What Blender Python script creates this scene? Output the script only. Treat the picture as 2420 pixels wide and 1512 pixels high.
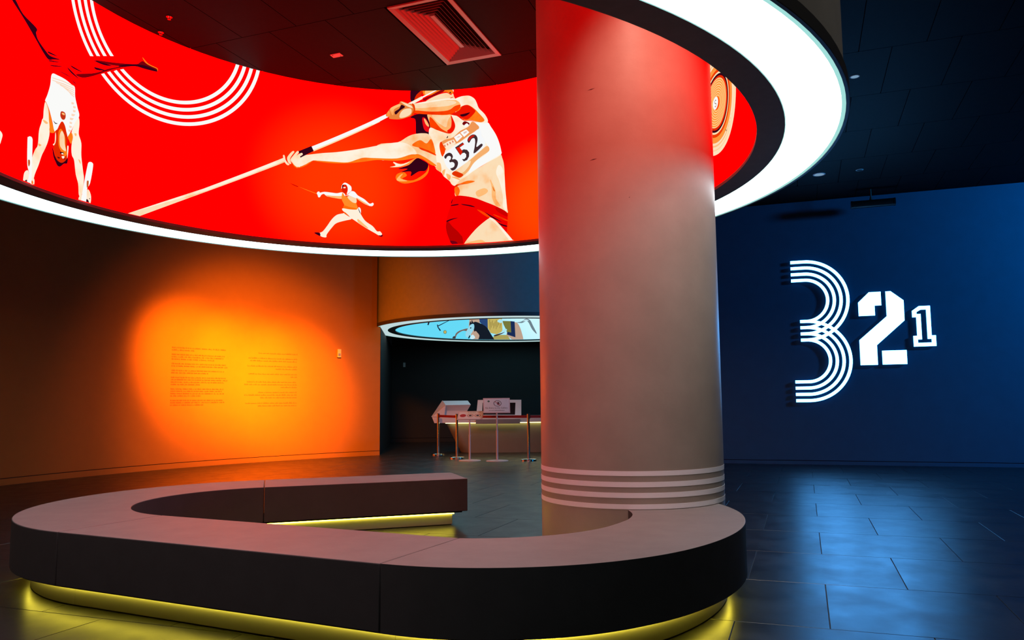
import bpy, bmesh, math, random
from mathutils import Vector, Matrix
from mathutils.geometry import tessellate_polygon

random.seed(7)
for o in list(bpy.data.objects):
    bpy.data.objects.remove(o)
scene = bpy.context.scene
COL = scene.collection

# ------------------------------------------------------------------ camera
W_PX, H_PX = 2420.0, 1512.0
F_PX, PITCH, ROLL = 1795.8154, math.radians(5.3988), math.radians(-0.6132)
PPX, PPY = 1248.15, 781.85                      # principal point
CAM = Vector((0.0, 0.0, 1.2))
FWD = Vector((0, math.cos(PITCH), math.sin(PITCH)))
_r0 = Vector((1, 0, 0)); _u0 = _r0.cross(FWD)
RGT = math.cos(ROLL) * _r0 + math.sin(ROLL) * _u0
UPV = -math.sin(ROLL) * _r0 + math.cos(ROLL) * _u0
cd = bpy.data.cameras.new('camera'); cam = bpy.data.objects.new('camera', cd); COL.objects.link(cam)
cd.sensor_fit = 'HORIZONTAL'; cd.sensor_width = 36.0; cd.lens = 36.0 * F_PX / W_PX
cd.shift_x = (W_PX / 2 - PPX) / W_PX
cd.shift_y = (PPY - H_PX / 2) / W_PX
cd.clip_start = 0.05; cd.clip_end = 200
cam.matrix_world = Matrix(((RGT.x, UPV.x, -FWD.x, CAM.x), (RGT.y, UPV.y, -FWD.y, CAM.y),
                           (RGT.z, UPV.z, -FWD.z, CAM.z), (0, 0, 0, 1)))
scene.camera = cam

# ------------------------------------------------------------------ world, view
wd = bpy.data.worlds.new('world'); scene.world = wd; wd.use_nodes = True
wd.node_tree.nodes['Background'].inputs[0].default_value = (0.004, 0.005, 0.007, 1)
wd.node_tree.nodes['Background'].inputs[1].default_value = 0.2
vs = scene.view_settings
vs.view_transform = 'Standard'; vs.look = 'None'; vs.exposure = 0.0; vs.gamma = 1.0
vs.use_curve_mapping = False

# levels of the light sources of the room
RING_L = 6.4        # white ceiling halo
SCREEN_L = 1.0; BACK_L = 2.8      # red backlit screen
LED_L = 14.0         # yellow strips under bench and desk
SIGN_L = 1.0

def spot(name, loc, target, color, power, size_deg, blend=1.0, radius=0.15):
    ld = bpy.data.lights.new(name, 'SPOT'); ld.color = color; ld.energy = power
    ld.spot_size = math.radians(size_deg); ld.spot_blend = blend; ld.shadow_soft_size = radius
    o = bpy.data.objects.new(name, ld); COL.objects.link(o); o.location = loc
    d = Vector(target) - Vector(loc)
    o.rotation_euler = d.to_track_quat('-Z', 'Y').to_euler()
    return o

ORANGE = (1.0, 0.235, 0.0)
BLUE = (0.0, 0.38, 1.0)
spot('orange_core_spot', (-4.6, 11.0, 4.85), (-6.65, 15.25, 2.00), ORANGE, 8500, 31, 1.0, 0.2)
spot('orange_core_spot_second', (-3.7, 11.8, 4.85), (-5.95, 16.05, 1.90), ORANGE, 8500, 31, 1.0, 0.2)
spot('orange_core_spot_third', (-2.9, 12.6, 4.85), (-5.20, 16.80, 1.65), ORANGE, 7500, 33, 1.0, 0.2)
spot('orange_wall_spot', (-3.4, 11.6, 4.85), (-5.7, 16.25, 1.45), ORANGE, 4300, 64, 1.0, 0.3)
spot('orange_wash', (-2.9, 11.2, 4.85), (-5.1, 16.8, 0.5), ORANGE, 1300, 95, 1.0, 0.3)
spot('column_downlight', (0.88, 4.30, 4.9), (1.0, 5.3, 2.3), (1.0, 0.86, 0.68), 130, 72, 1.0, 0.08)
spot('blue_wall_spot', (11.3, 9.0, 4.8), (7.8, 13.4, 2.9), BLUE, 1300, 110, 1.0, 0.4)
spot('blue_entrance_spot', (4.2, 10.2, 4.8), (0.6, 16.3, 3.8), BLUE, 220, 50, 1.0, 0.1)
spot('desk_fill_spot', (-0.2, 19.0, 4.8), (-0.5, 17.9, 0.8), (0.5, 0.85, 1.0), 160, 60, 1.0, 0.1)  # unseen cyan fill, added to strengthen the far drum's glow on the desk
spot('notice_fill_spot', (0.9, 12.2, 4.85), (-0.7, 16.9, 0.75), (0.62, 0.88, 1.0), 150, 30, 1.0, 0.08)  # unseen cool fill, added to whiten the notice boards before the desk
spot('drum_side_fill_spot', (6.2, 0.6, 4.85), (2.2, 5.0, 3.9), (1.0, 0.93, 0.82), 95, 62, 1.0, 0.1)  # unseen lamp added to lift the near drum's dark outer side

# ------------------------------------------------------------------ helpers
def ray(px, py):
    return (FWD + RGT * ((px - PPX) / F_PX) - UPV * ((py - PPY) / F_PX))
def at_z(px, py, z):
    d = ray(px, py); return CAM + d * ((z - CAM.z) / d.z)
def at_y(px, py, y):
    d = ray(px, py); return CAM + d * (y / d.y)
def project(p):
    d = Vector(p) - CAM; c = d.dot(FWD)
    if c <= 0.01: return None
    return (PPX + F_PX * d.dot(RGT) / c, PPY - F_PX * d.dot(UPV) / c)
def on_cyl(px, py, c, r):
    """far hit of a pixel's ray on a vertical cylinder -> (arc length from +Y, height)"""
    d = ray(px, py); a = d.x * d.x + d.y * d.y; b = -(d.x * c[0] + d.y * c[1]); k = c[0] ** 2 + c[1] ** 2 - r * r
    q = max(b * b - a * k, 0.0); t = (-b + math.sqrt(q)) / a
    p = CAM + d * t
    return (math.atan2(p.x - c[0], p.y - c[1]) * r, p.z)

def lin(c):
    return tuple(((v / 255.0) / 12.92 if v / 255.0 <= 0.04045 else ((v / 255.0 + 0.055) / 1.055) ** 2.4) for v in c)

MATS = {}
def mat(name, color, rough=0.6, metal=0.0, spec=0.5, noise=0.0, nscale=8.0, bump=0.0, emit=None, estr=0.0, coat=0.0, rvar=0.0):
    if name in MATS: return MATS[name]
    m = bpy.data.materials.new(name); m.use_nodes = True; nt = m.node_tree
    b = nt.nodes['Principled BSDF']
    b.inputs['Base Color'].default_value = (*color, 1); b.inputs['Roughness'].default_value = rough
    b.inputs['Metallic'].default_value = metal; b.inputs['Specular IOR Level'].default_value = spec
    b.inputs['Coat Weight'].default_value = coat
    if emit:
        b.inputs['Emission Color'].default_value = (*emit, 1); b.inputs['Emission Strength'].default_value = estr
    if noise or bump or rvar:
        tc = nt.nodes.new('ShaderNodeTexCoord')
        n1 = nt.nodes.new('ShaderNodeTexNoise'); n1.inputs['Scale'].default_value = nscale
        n1.inputs['Detail'].default_value = 8; n1.inputs['Roughness'].default_value = 0.62
        nt.links.new(tc.outputs['Object'], n1.inputs['Vector'])
        if noise:
            mr = nt.nodes.new('ShaderNodeMapRange'); mr.inputs[1].default_value = 0.3; mr.inputs[2].default_value = 0.7
            mr.inputs[3].default_value = 1 - noise; mr.inputs[4].default_value = 1 + noise
            nt.links.new(n1.outputs[0], mr.inputs[0])
            vm = nt.nodes.new('ShaderNodeVectorMath'); vm.operation = 'SCALE'; vm.inputs[0].default_value = color
            nt.links.new(mr.outputs[0], vm.inputs['Scale']); nt.links.new(vm.outputs[0], b.inputs['Base Color'])
        if rvar:
            m2 = nt.nodes.new('ShaderNodeMapRange'); m2.inputs[1].default_value = 0.3; m2.inputs[2].default_value = 0.7
            m2.inputs[3].default_value = rough - rvar; m2.inputs[4].default_value = rough + rvar
            nt.links.new(n1.outputs[0], m2.inputs[0]); nt.links.new(m2.outputs[0], b.inputs['Roughness'])
        if bump:
            n2 = nt.nodes.new('ShaderNodeTexNoise'); n2.inputs['Scale'].default_value = nscale * 14; n2.inputs['Detail'].default_value = 4
            nt.links.new(tc.outputs['Object'], n2.inputs['Vector'])
            bp = nt.nodes.new('ShaderNodeBump'); bp.inputs['Strength'].default_value = bump; bp.inputs['Distance'].default_value = 0.004
            nt.links.new(n2.outputs[0], bp.inputs['Height']); nt.links.new(bp.outputs[0], b.inputs['Normal'])
    MATS[name] = m
    return m

def glow(name, color, strength=1.0):
    if name in MATS: return MATS[name]
    m = bpy.data.materials.new(name); m.use_nodes = True; nt = m.node_tree
    nt.nodes.remove(nt.nodes['Principled BSDF'])
    e = nt.nodes.new('ShaderNodeEmission'); e.inputs[0].default_value = (*color, 1); e.inputs[1].default_value = strength
    nt.links.new(e.outputs[0], nt.nodes['Material Output'].inputs[0])
    MATS[name] = m
    return m

def tag(o, label=None, cat=None, group=None, kind=None):
    if label: o['label'] = label
    if cat: o['category'] = cat
    if group: o['group'] = group
    if kind: o['kind'] = kind
    return o

def link(name, data, parent=None):
    o = bpy.data.objects.new(name, data); COL.objects.link(o)
    if parent: o.parent = parent
    return o
def empty(name, loc=(0, 0, 0)):
    o = link(name, None); o.location = loc; o.empty_display_size = 0.1
    return o

def mk(name, verts, faces, m, parent=None, smooth=False, midx=None):
    """mesh object; verts in world space, moved to the parent's frame"""
    off = Vector((0, 0, 0))
    p = parent
    while p is not None:
        off += p.location; p = p.parent
    me = bpy.data.meshes.new(name)
    me.from_pydata([tuple(Vector(v) - off) for v in verts], [], faces)
    ms = m if isinstance(m, (list, tuple)) else [m]
    for x in ms: me.materials.append(x)
    if midx:
        for i, f in enumerate(me.polygons): f.material_index = midx[i]
    bm = bmesh.new(); bm.from_mesh(me); bmesh.ops.recalc_face_normals(bm, faces=bm.faces); bm.to_mesh(me); bm.free()
    if smooth:
        for f in me.polygons: f.use_smooth = True
        me.set_sharp_from_angle(angle=math.radians(35))
    return link(name, me, parent)

class MB:
    def __init__(s): s.v = []; s.f = []
    def add(s, v, f):
        k = len(s.v); s.v += [tuple(x) for x in v]; s.f += [tuple(i + k for i in x) for x in f]; return s
    def box(s, x0, x1, y0, y1, z0, z1):
        return s.add([(x, y, z) for z in (z0, z1) for x, y in ((x0, y0), (x1, y0), (x1, y1), (x0, y1))],
                     [(0, 3, 2, 1), (4, 5, 6, 7), (0, 1, 5, 4), (1, 2, 6, 5), (2, 3, 7, 6), (3, 0, 4, 7)])
    def prism(s, bottom, top):
        n = len(bottom)
        return s.add(list(bottom) + list(top), [tuple(range(n))[::-1], tuple(range(n, 2 * n))] +
                     [(i, (i + 1) % n, n + (i + 1) % n, n + i) for i in range(n)])
    def lathe(s, prof, c, n=64, a0=0.0, a1=2 * math.pi):
        """closed profile [(r,z)] turned about the vertical through c"""
        full = abs(a1 - a0 - 2 * math.pi) < 1e-6; m = len(prof); k = n if full else n + 1; v = []
        for i in range(k):
            a = a0 + (a1 - a0) * i / n
            v += [(c[0] + r * math.cos(a), c[1] + r * math.sin(a), z) for r, z in prof]
        f = []
        for i in range(n):
            j = (i + 1) % k
            f += [(i * m + p, j * m + p, j * m + (p + 1) % m, i * m + (p + 1) % m) for p in range(m)]
        if not full: f += [tuple(range(m)), tuple(range((k - 1) * m, k * m))[::-1]]
        return s.add(v, f)
    def cyl(s, c, r, z0, z1, n=24, r1=None):
        r1 = r if r1 is None else r1
        b = [(c[0] + r * math.cos(2 * math.pi * i / n), c[1] + r * math.sin(2 * math.pi * i / n), z0) for i in range(n)]
        t = [(c[0] + r1 * math.cos(2 * math.pi * i / n), c[1] + r1 * math.sin(2 * math.pi * i / n), z1) for i in range(n)]
        return s.prism(b, t)
    def obj(s, name, m, parent=None, smooth=False):
        return mk(name, s.v, s.f, m, parent, smooth)

def bevel(o, w=0.006, seg=2, ang=40):
    b = o.modifiers.new('bevel', 'BEVEL'); b.width = w; b.segments = seg; b.limit_method = 'ANGLE'; b.angle_limit = math.radians(ang)
    return o

# ------------------------------------------------------------------ key positions (metres)
RC = (-1.25, 6.027)                       # centre of the near halo drum
R_IN, R_B0, R_B1, R_OUT = 2.994, 3.178, 3.554, 3.578
Z_RING, Z_CEIL, R_LIP = 3.072, 4.99, 2.896
DC = (-0.445, 19.816)                     # centre of the far halo drum
PC, PR = (0.793, 6.003), 0.701            # column
OC, OR_ = (1.949, 9.164), 10.588          # orange wall curve
BA, BS = 16.0718, -0.33318                # blue wall y = BA + BS*x
BU = Vector((1, BS)).normalized(); BN = Vector((BS, -1)).normalized()   # along, towards the room
GA = math.radians(-19.8)                  # floor and ceiling grid angle
GU = Vector((math.cos(GA), math.sin(GA))); GV = Vector((-math.sin(GA), math.cos(GA)))
def bwall(s, z, off=0.0):
    p = Vector((0, BA)) + BU * s + BN * off; return (p.x, p.y, z)
def owall(s, z, r=OR_):
    t = s / OR_; return (OC[0] + r * math.sin(t), OC[1] + r * math.cos(t), z)

# ------------------------------------------------------------------ materials
M_TILE = mat('dark_stone_tile', (0.016, 0.0175, 0.020), 0.33, spec=0.55, noise=0.35, nscale=3.0, rvar=0.06)
M_GROUT = mat('dark_grout', (0.07, 0.07, 0.075), 0.7)
M_PANEL = mat('black_ceiling_panel', (0.012, 0.011, 0.011), 0.6, spec=0.05, noise=0.12, nscale=20, bump=0.15)
M_VOID = mat('black_void', (0.004, 0.004, 0.004), 0.9)
M_OWALL = mat('warm_plaster_wall', (0.36, 0.14, 0.012), 0.75, noise=0.03, nscale=5, bump=0.1)
M_BWALL = mat('blue_plaster_wall', (0.02, 0.11, 0.22), 0.7, noise=0.05, nscale=4, bump=0.1)
M_DARKWALL = mat('black_wall_paint', (0.008, 0.008, 0.010), 0.6, noise=0.1, nscale=4)
M_DRUM = mat('grey_plaster', (0.45, 0.43, 0.40), 0.7, noise=0.05, nscale=8, bump=0.2)
M_SOFFIT = mat('charcoal_soffit', (0.16, 0.16, 0.165), 0.65, noise=0.08, nscale=12, bump=0.1)
M_TRIM = mat('grey_metal_trim', (0.10, 0.10, 0.105), 0.45, metal=0.4)
M_LIGHT = glow('halo_light_panel', (0.86, 0.95, 1.0), RING_L)
M_GEDGE = glow('halo_glass_edge', (0.36, 0.74, 0.70), 1.0)
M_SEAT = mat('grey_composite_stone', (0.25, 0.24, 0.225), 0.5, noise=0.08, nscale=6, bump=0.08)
M_SEAT_SHADE = mat('shaded_composite_stone', (0.06, 0.058, 0.056), 0.65, spec=0.25, noise=0.08, nscale=6, bump=0.08)  # darker copy of the seat stone: shade of the bench sides painted in
M_PLINTH = mat('plinth_metal', (0.35, 0.34, 0.32), 0.5, metal=0.2)
M_LED = glow('yellow_led', (1.0, 0.81, 0.06), LED_L)
M_WHITE = mat('white_lacquer', (0.7, 0.7, 0.72), 0.4)
M_BLACK = mat('black_plastic', (0.01, 0.01, 0.011), 0.35)
M_CHROME = mat('polished_steel', (0.75, 0.74, 0.72), 0.12, metal=1.0)
M_BELT = mat('red_belt_fabric', (0.28, 0.008, 0.012), 0.7)

# ------------------------------------------------------------------ floor
floor = tag(mk('floor', *[x for x in (lambda b: (b.v, b.f))(MB().box(-12, 15, -4, 27, -0.2, -0.0062))], M_GROUT), kind='structure')
TX, TY, TS, TR = 4.020, 10.925, 0.9735, 1.0329
def tile_mesh(name, w, h, th, ch, m):
    a, b = w / 2, h / 2
    rings = [(a, b, -th), (a, b, -ch), (a - ch, b - ch, 0)]
    v = []; f = []
    for x, y, z in rings: v += [(-x, -y, z), (x, -y, z), (x, y, z), (-x, y, z)]
    for k in range(2): f += [(k * 4 + i, k * 4 + (i + 1) % 4, k * 4 + 4 + (i + 1) % 4, k * 4 + 4 + i) for i in range(4)]
    f += [(8, 9, 10, 11), (3, 2, 1, 0)]
    me = bpy.data.meshes.new(name); me.from_pydata(v, [], f); me.materials.append(m); return me
tm = tile_mesh('floor_tile', TS - 0.0035, TR - 0.0035, 0.006, 0.002, M_TILE)
VR = Vector((math.sin(GA), -math.cos(GA)))
cand = []
for j in range(-16, 14):
    for i in range(-16, 14):
        k = 2 * i + (j % 2)
        c = Vector((TX, TY)) + GU * (k * TS / 2 + TS / 2) + VR * (j * TR + TR / 2)
        if not (-11 < c.x < 14 and -3 < c.y < 25.5): continue
        q = project((c.x, c.y, 0))
        vis = q is not None and -260 < q[0] < 2680 and q[1] < 1900 and c.y > 1.5
        if vis:
            if (c - Vector(OC)).length > OR_ + 0.6 and c.x < -3.2: vis = False
            if c.x > 3.4 and c.y > BA + BS * c.x + 0.6: vis = False
            if c.y > 15.5 and not (-4.6 < c.x < 4.2): vis = False
        cand.append((0 if vis else 1, c.length, c))
cand.sort(key=lambda t: (t[0], t[1]))
rest = MB()
for n, (iv, d, c) in enumerate(cand):
    if n < 300 and iv == 0:
        o = link('floor_tile', tm, floor); o.location = (c.x, c.y, 0); o.rotation_euler.z = GA
    else:
        w, h = (TS - 0.005) / 2, (TR - 0.005) / 2
        pts = [c + GU * (sx * w) + GV * (sy * h) for sx, sy in ((-1, -1), (1, -1), (1, 1), (-1, 1))]
        rest.prism([(p.x, p.y, -0.006) for p in pts], [(p.x, p.y, 0) for p in pts])
tag(rest.obj('floor_tile_field', M_TILE, floor), kind='stuff')

# ------------------------------------------------------------------ ceiling
ceiling = tag(MB().box(-12, 15, -4, 27, 5.2, 5.35).obj('ceiling', M_VOID), kind='structure')
PU, PV, U0, V0 = 0.67, 1.335, 1.06, 8.77
def circle_clip_in(poly, c, r, n=96):
    out = poly
    for i in range(n):
        a = 2 * math.pi * i / n; nx, ny = math.cos(a), math.sin(a); d = c[0] * nx + c[1] * ny + r
        src = out; out = []
        for k in range(len(src)):
            p, q = src[k], src[(k + 1) % len(src)]
            dp, dq = d - p[0] * nx - p[1] * ny, d - q[0] * nx - q[1] * ny
            if dp >= 0: out.append(p)
            if dp * dq < 0:
                t = dp / (dp - dq); out.append((p[0] + (q[0] - p[0]) * t, p[1] + (q[1] - p[1]) * t))
        if len(out) < 3: return []
    return out
def circle_clip_out(poly, c, r):
    """part of a small convex polygon outside a large circle (one crossing pair)"""
    dense = []
    for k in range(len(poly)):
        p, q = poly[k], poly[(k + 1) % len(poly)]
        for t in range(12): dense.append((p[0] + (q[0] - p[0]) * t / 12, p[1] + (q[1] - p[1]) * t / 12))
    ins = [math.hypot(p[0] - c[0], p[1] - c[1]) < r for p in dense]
    if not any(ins): return poly
    if all(ins): return []
    n = len(dense)
    st = next(i for i in range(n) if ins[i - 1] and not ins[i])
    out = []; k = st
    while not ins[k % n] and k < st + n: out.append(dense[k % n]); k += 1
    a1 = math.atan2(out[-1][1] - c[1], out[-1][0] - c[0]); a0 = math.atan2(out[0][1] - c[1], out[0][0] - c[0])
    da = (a0 - a1 + math.pi) % (2 * math.pi) - math.pi
    for t in range(9):
        a = a1 + da * t / 8; out.append((c[0] + r * math.cos(a), c[1] + r * math.sin(a)))
    return out
VENT = (-3.605, -2.945, 6.10, 7.425)      # u0,u1,v0,v1 of the air diffuser in the ceiling grid
panels = []
for j in range(-9, 13):
    for i in range(-26, 26):
        u = U0 + i * PU + (0 if j % 2 == 0 else PU / 2); v = V0 + j * PV
        g = 0.004
        rect = [(u + g, v + g), (u + PU - g, v + g), (u + PU - g, v + PV - g), (u + g, v + PV - g)]
        if abs(u + PU / 2 - (VENT[0] + VENT[1]) / 2) < 0.2 and abs(v + PV / 2 - (VENT[2] + VENT[3]) / 2) < 0.3: continue
        poly = [tuple(GU * a + GV * b) for a, b in rect]
        cx = sum(p[0] for p in poly) / 4; cy = sum(p[1] for p in poly) / 4
        if not (-10.5 < cx < 14 and -3 < cy < 25.5): continue
        d1 = [math.hypot(p[0] - RC[0], p[1] - RC[1]) for p in poly]
        d2 = [math.hypot(p[0] - DC[0], p[1] - DC[1]) for p in poly]
        pieces = []
        a = circle_clip_in(poly, RC, R_LIP) if min(d1) < 4.2 else []
        b = circle_clip_out(poly, RC, 3.3) if min(d1) < 4.2 else poly
        if a: pieces.append(a)
        if b and min(d2) < 4.5:
            b2 = circle_clip_in(b, DC, R_LIP)
            if b2: pieces.append(b2)
            b = circle_clip_out(b, DC, 3.3)
        if b: pieces.append(b)
        for pc in pieces:
            mx = sum(p[0] for p in pc) / len(pc); my = sum(p[1] for p in pc) / len(pc)
            q = project((mx, my, Z_CEIL))
            vis = q is not None and -80 < q[0] < 2560 and -120 < q[1] < 760 and my > 1.0
            if vis and mx > 3.4 and my > BA + BS * mx + 0.5: vis = False
            if vis and my > 15.0: vis = False
            if vis and mx < -1.25 - 3.3: vis = False
            panels.append((vis, math.hypot(mx, my), pc))
panels.sort(key=lambda t: (not t[0], t[1]))
rest = MB()
for n, (vis, d, pc) in enumerate(panels):
    lo = [(p[0], p[1], Z_CEIL) for p in pc]; hi = [(p[0], p[1], Z_CEIL + 0.02) for p in pc]
    if vis and n < 300: mk('ceiling_panel', *(lambda b: (b.v, b.f))(MB().prism(lo, hi)), M_PANEL, ceiling)
    else: rest.prism(lo, hi)
tag(rest.obj('ceiling_panel_field', M_PANEL, ceiling), kind='stuff')

# ------------------------------------------------------------------ walls
def arc_wall(name, r0, r1, s0, s1, z0, z1, m, n=90, **kw):
    v = []; f = []
    for i in range(n + 1):
        s = s0 + (s1 - s0) * i / n
        v += [owall(s, z0, r0), owall(s, z0, r1), owall(s, z1, r1), owall(s, z1, r0)]
    for i in range(n):
        f += [(i * 4 + p, i * 4 + 4 + p, i * 4 + 4 + (p + 1) % 4, i * 4 + (p + 1) % 4) for p in range(4)]
    f += [(0, 1, 2, 3), (n * 4 + 3, n * 4 + 2, n * 4 + 1, n * 4)]
    return mk(name, v, f, m, **kw)
S_JAMB, S_LEFT = -5.787, -23.0
wl = tag(arc_wall('wall_left', OR_, OR_ + 0.22, S_LEFT, S_JAMB, 0.112, Z_CEIL - 0.002, M_OWALL, smooth=True), kind='structure')
tag(arc_wall('baseboard_left', OR_, OR_ + 0.20, S_LEFT, S_JAMB, 0.0, 0.10, M_OWALL, smooth=True), kind='structure')
_cm = bpy.data.meshes.new('cut'); _b = bmesh.new()
bmesh.ops.create_cone(_b, cap_ends=True, segments=128, radius1=R_OUT + 0.012, radius2=R_OUT + 0.012, depth=4.0); _b.to_mesh(_cm); _b.free()
_c = link('cut', _cm); _c.location = (DC[0], DC[1], Z_RING - 0.008 + 2.0)
md = wl.modifiers.new('cut', 'BOOLEAN'); md.operation = 'DIFFERENCE'; md.object = _c; md.solver = 'EXACT'
bpy.context.view_layer.update()
wl.data = bpy.data.meshes.new_from_object(wl.evaluated_get(bpy.context.evaluated_depsgraph_get())); wl.modifiers.clear()
bpy.data.objects.remove(_c)
arc_wall('shadow_gap', OR_ + 0.02, OR_ + 0.2, S_LEFT, S_JAMB - 0.02, 0.10, 0.112, M_VOID, parent=wl)

def slab(name, p, q, z0, z1, th, m, parent=None):
    p = Vector(p); q = Vector(q); d = (q - p).normalized(); n = Vector((-d.y, d.x)) * th
    pts = [p, q, q + n, p + n]
    return mk(name, *(lambda b: (b.v, b.f))(MB().prism([(a.x, a.y, z0) for a in pts], [(a.x, a.y, z1) for a in pts])), m, parent)
bp = lambda s: bwall(s, 0)[:2]
wb = tag(slab('wall_right', bp(3.25), bp(14.6), 0.078, Z_CEIL - 0.002, 0.25, M_BWALL), kind='structure')
tag(slab('baseboard_right', bp(3.25), bp(14.6), 0.0, 0.066, 0.2, M_BWALL), kind='structure')
g0 = Vector(bp(3.26)) - BN * 0.02; g1 = Vector(bp(14.6)) - BN * 0.02
slab('shadow_gap', g0, g1, 0.066, 0.078, 0.15, M_VOID, wb)
# dark entrance lobby
jx, jy, _ = owall(S_JAMB, 0)
tag(slab('wall_lobby_left', (-4.37, 24.3), (jx - 0.02, jy + 0.16), 0.0, 3.05, -0.15, M_DARKWALL), kind='structure')
tag(slab('wall_lobby_back', (-4.37, 24.3), (4.6, 24.3), 0.13, Z_CEIL - 0.002, 0.2, M_DARKWALL), kind='structure')
tag(slab('baseboard_lobby', (-4.37, 24.27), (4.6, 24.27), 0.0, 0.12, 0.2, M_DARKWALL), kind='structure')
e0 = bp(3.25)
tag(slab('wall_lobby_right', (e0[0] + 0.05, e0[1] + 0.3), (4.6, 24.3), 0.0, Z_CEIL - 0.002, -0.15, M_DARKWALL), kind='structure')
# the sides of the hall the camera has its back to
tag(slab('wall_front', (14.0, -2.6), (-9.6, -2.6), 0.0, Z_CEIL - 0.002, 0.2, M_DARKWALL), kind='structure')
tag(slab('wall_side', (13.82, 11.3), (13.82, -2.6), 0.0, Z_CEIL - 0.002, 0.2, M_DARKWALL), kind='structure')
x9, y9, _ = owall(S_LEFT, 0)
tag(slab('wall_corner', (x9 - 0.05, y9), (x9 - 0.05, -2.6), 0.0, Z_CEIL - 0.002, -0.2, M_OWALL), kind='structure')

# ------------------------------------------------------------------ prints on curved screens
def catmull(pts, sub=4):
    n = len(pts); out = []
    for i in range(n):
        p0, p1, p2, p3 = pts[i - 1], pts[i], pts[(i + 1) % n], pts[(i + 2) % n]
        for k in range(sub):
            t = k / sub
            out.append(tuple(0.5 * (2 * p1[a] + (p2[a] - p0[a]) * t + (2 * p0[a] - 5 * p1[a] + 4 * p2[a] - p3[a]) * t * t +
                                    (3 * p1[a] - p0[a] - 3 * p2[a] + p3[a]) * t ** 3) for a in (0, 1)))
    return out
VARY = {(255, 243, 222): (255, 212, 160), (252, 222, 182): (255, 180, 105), (255, 190, 120): (255, 140, 50), (255, 128, 24): (255, 78, 4), (255, 66, 0): (225, 20, 0), (255, 238, 215): (255, 200, 140)}
def ink_mat(col):
    name = 'ink_%02x%02x%02x' % col
    if name in MATS: return MATS[name]
    m = glow(name, lin(col), SCREEN_L)
    if col in VARY:      # soft airbrushed mottling of the printed skin tones
        nt = m.node_tree; e = next(n for n in nt.nodes if n.type == 'EMISSION')
        g = nt.nodes.new('ShaderNodeNewGeometry'); nz = nt.nodes.new('ShaderNodeTexNoise'); nz.inputs['Scale'].default_value = 4.5; nz.inputs['Detail'].default_value = 3
        nt.links.new(g.outputs['Position'], nz.inputs['Vector'])
        mr = nt.nodes.new('ShaderNodeMapRange'); mr.interpolation_type = 'SMOOTHSTEP'; mr.inputs[1].default_value = 0.45; mr.inputs[2].default_value = 0.80
        nt.links.new(nz.outputs[0], mr.inputs[0])
        mx = nt.nodes.new('ShaderNodeMix'); mx.data_type = 'RGBA'; mx.inputs[6].default_value = (*lin(col), 1); mx.inputs[7].default_value = (*lin(VARY[col]), 1)
        nt.links.new(mr.outputs[0], mx.inputs[0]); nt.links.new(mx.outputs[2], e.inputs[0])
    return m
class Print:
    """flat print laid on the inside of a cylindrical screen, one thin ink layer above another"""
    def __init__(s, c, r, zmin, zmax):
        s.c, s.r, s.z0, s.z1 = c, r, zmin, zmax; s.v = []; s.f = []; s.mi = []; s.ms = []; s.layer = 0
    def uv(s, crop, pts):
        ox, oy, k = crop
        return [on_cyl(ox + x * k, oy + y * k, s.c, s.r) for x, y in pts]
    def ink(s, col):
        m = ink_mat(col)
        if m not in s.ms: s.ms.append(m)
        return s.ms.index(m)
    def poly(s, col, crop, pts, smooth=True):
        if smooth: pts = catmull(pts)
        s.flat(col, s.uv(crop, pts))
    def flat(s, col, uv, holes=()):
        s.layer += 1
        k = s.ink(col); rr = s.r - 0.001 - 0.00025 * s.layer
        bm = bmesh.new()
        allp = list(uv)
        tris = tessellate_polygon([[Vector((u, min(max(z, s.z0), s.z1), 0)) for u, z in uv]])
        vs_ = [bm.verts.new((u, min(max(z, s.z0), s.z1), 0)) for u, z in allp]
        for t in tris:
            try: bm.faces.new([vs_[i] for i in t])
            except ValueError: pass
        lo = min(p[0] for p in allp); hi = max(p[0] for p in allp); g = 0.05
        x = math.floor(lo / g) * g + g
        while x < hi:
            bmesh.ops.bisect_plane(bm, geom=bm.verts[:] + bm.edges[:] + bm.faces[:], plane_co=(x, 0, 0), plane_no=(1, 0, 0)); x += g
        s.take(bm, k, rr); bm.free()
    def take(s, bm, k, rr):
        b = len(s.v); bm.verts.index_update()
        for v in bm.verts:
            t = v.co.x / s.r; s.v.append((s.c[0] + rr * math.sin(t), s.c[1] + rr * math.cos(t), v.co.y))
        for f in bm.faces:
            if f.calc_area() < 1e-9: continue
            s.f.append([b + v.index for v in f.verts]); s.mi.append(k)
    def ring(s, col, u, z, r0, r1, a0=0.0, a1=360.0, n=72):
        s.layer += 1; k = s.ink(col); rr = s.r - 0.001 - 0.00025 * s.layer; bm = bmesh.new(); prev = None
        for i in range(n + 1):
            a = math.radians(a0 + (a1 - a0) * i / n); cur = []
            for q in (r0, r1): cur.append(bm.verts.new((u + q * math.cos(a), min(max(z + q * math.sin(a), s.z0), s.z1), 0)))
            if prev: bm.faces.new((prev[0], prev[1], cur[1], cur[0]))
            prev = cur
        s.take(bm, k, rr); bm.free()
    def obj(s, name, parent, label):
        o = mk(name, s.v, s.f, s.ms, parent, midx=s.mi) if False else None
        off = Vector((0, 0, 0)); p = parent
        while p is not None: off += p.location; p = p.parent
        me = bpy.data.meshes.new(name); me.from_pydata([tuple(Vector(v) - off) for v in s.v], [], s.f)
        for m in s.ms: me.materials.append(m)
        for i, f in enumerate(me.polygons): f.material_index = s.mi[i]
        o = link(name, me, parent); o['label'] = label
        return o

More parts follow.
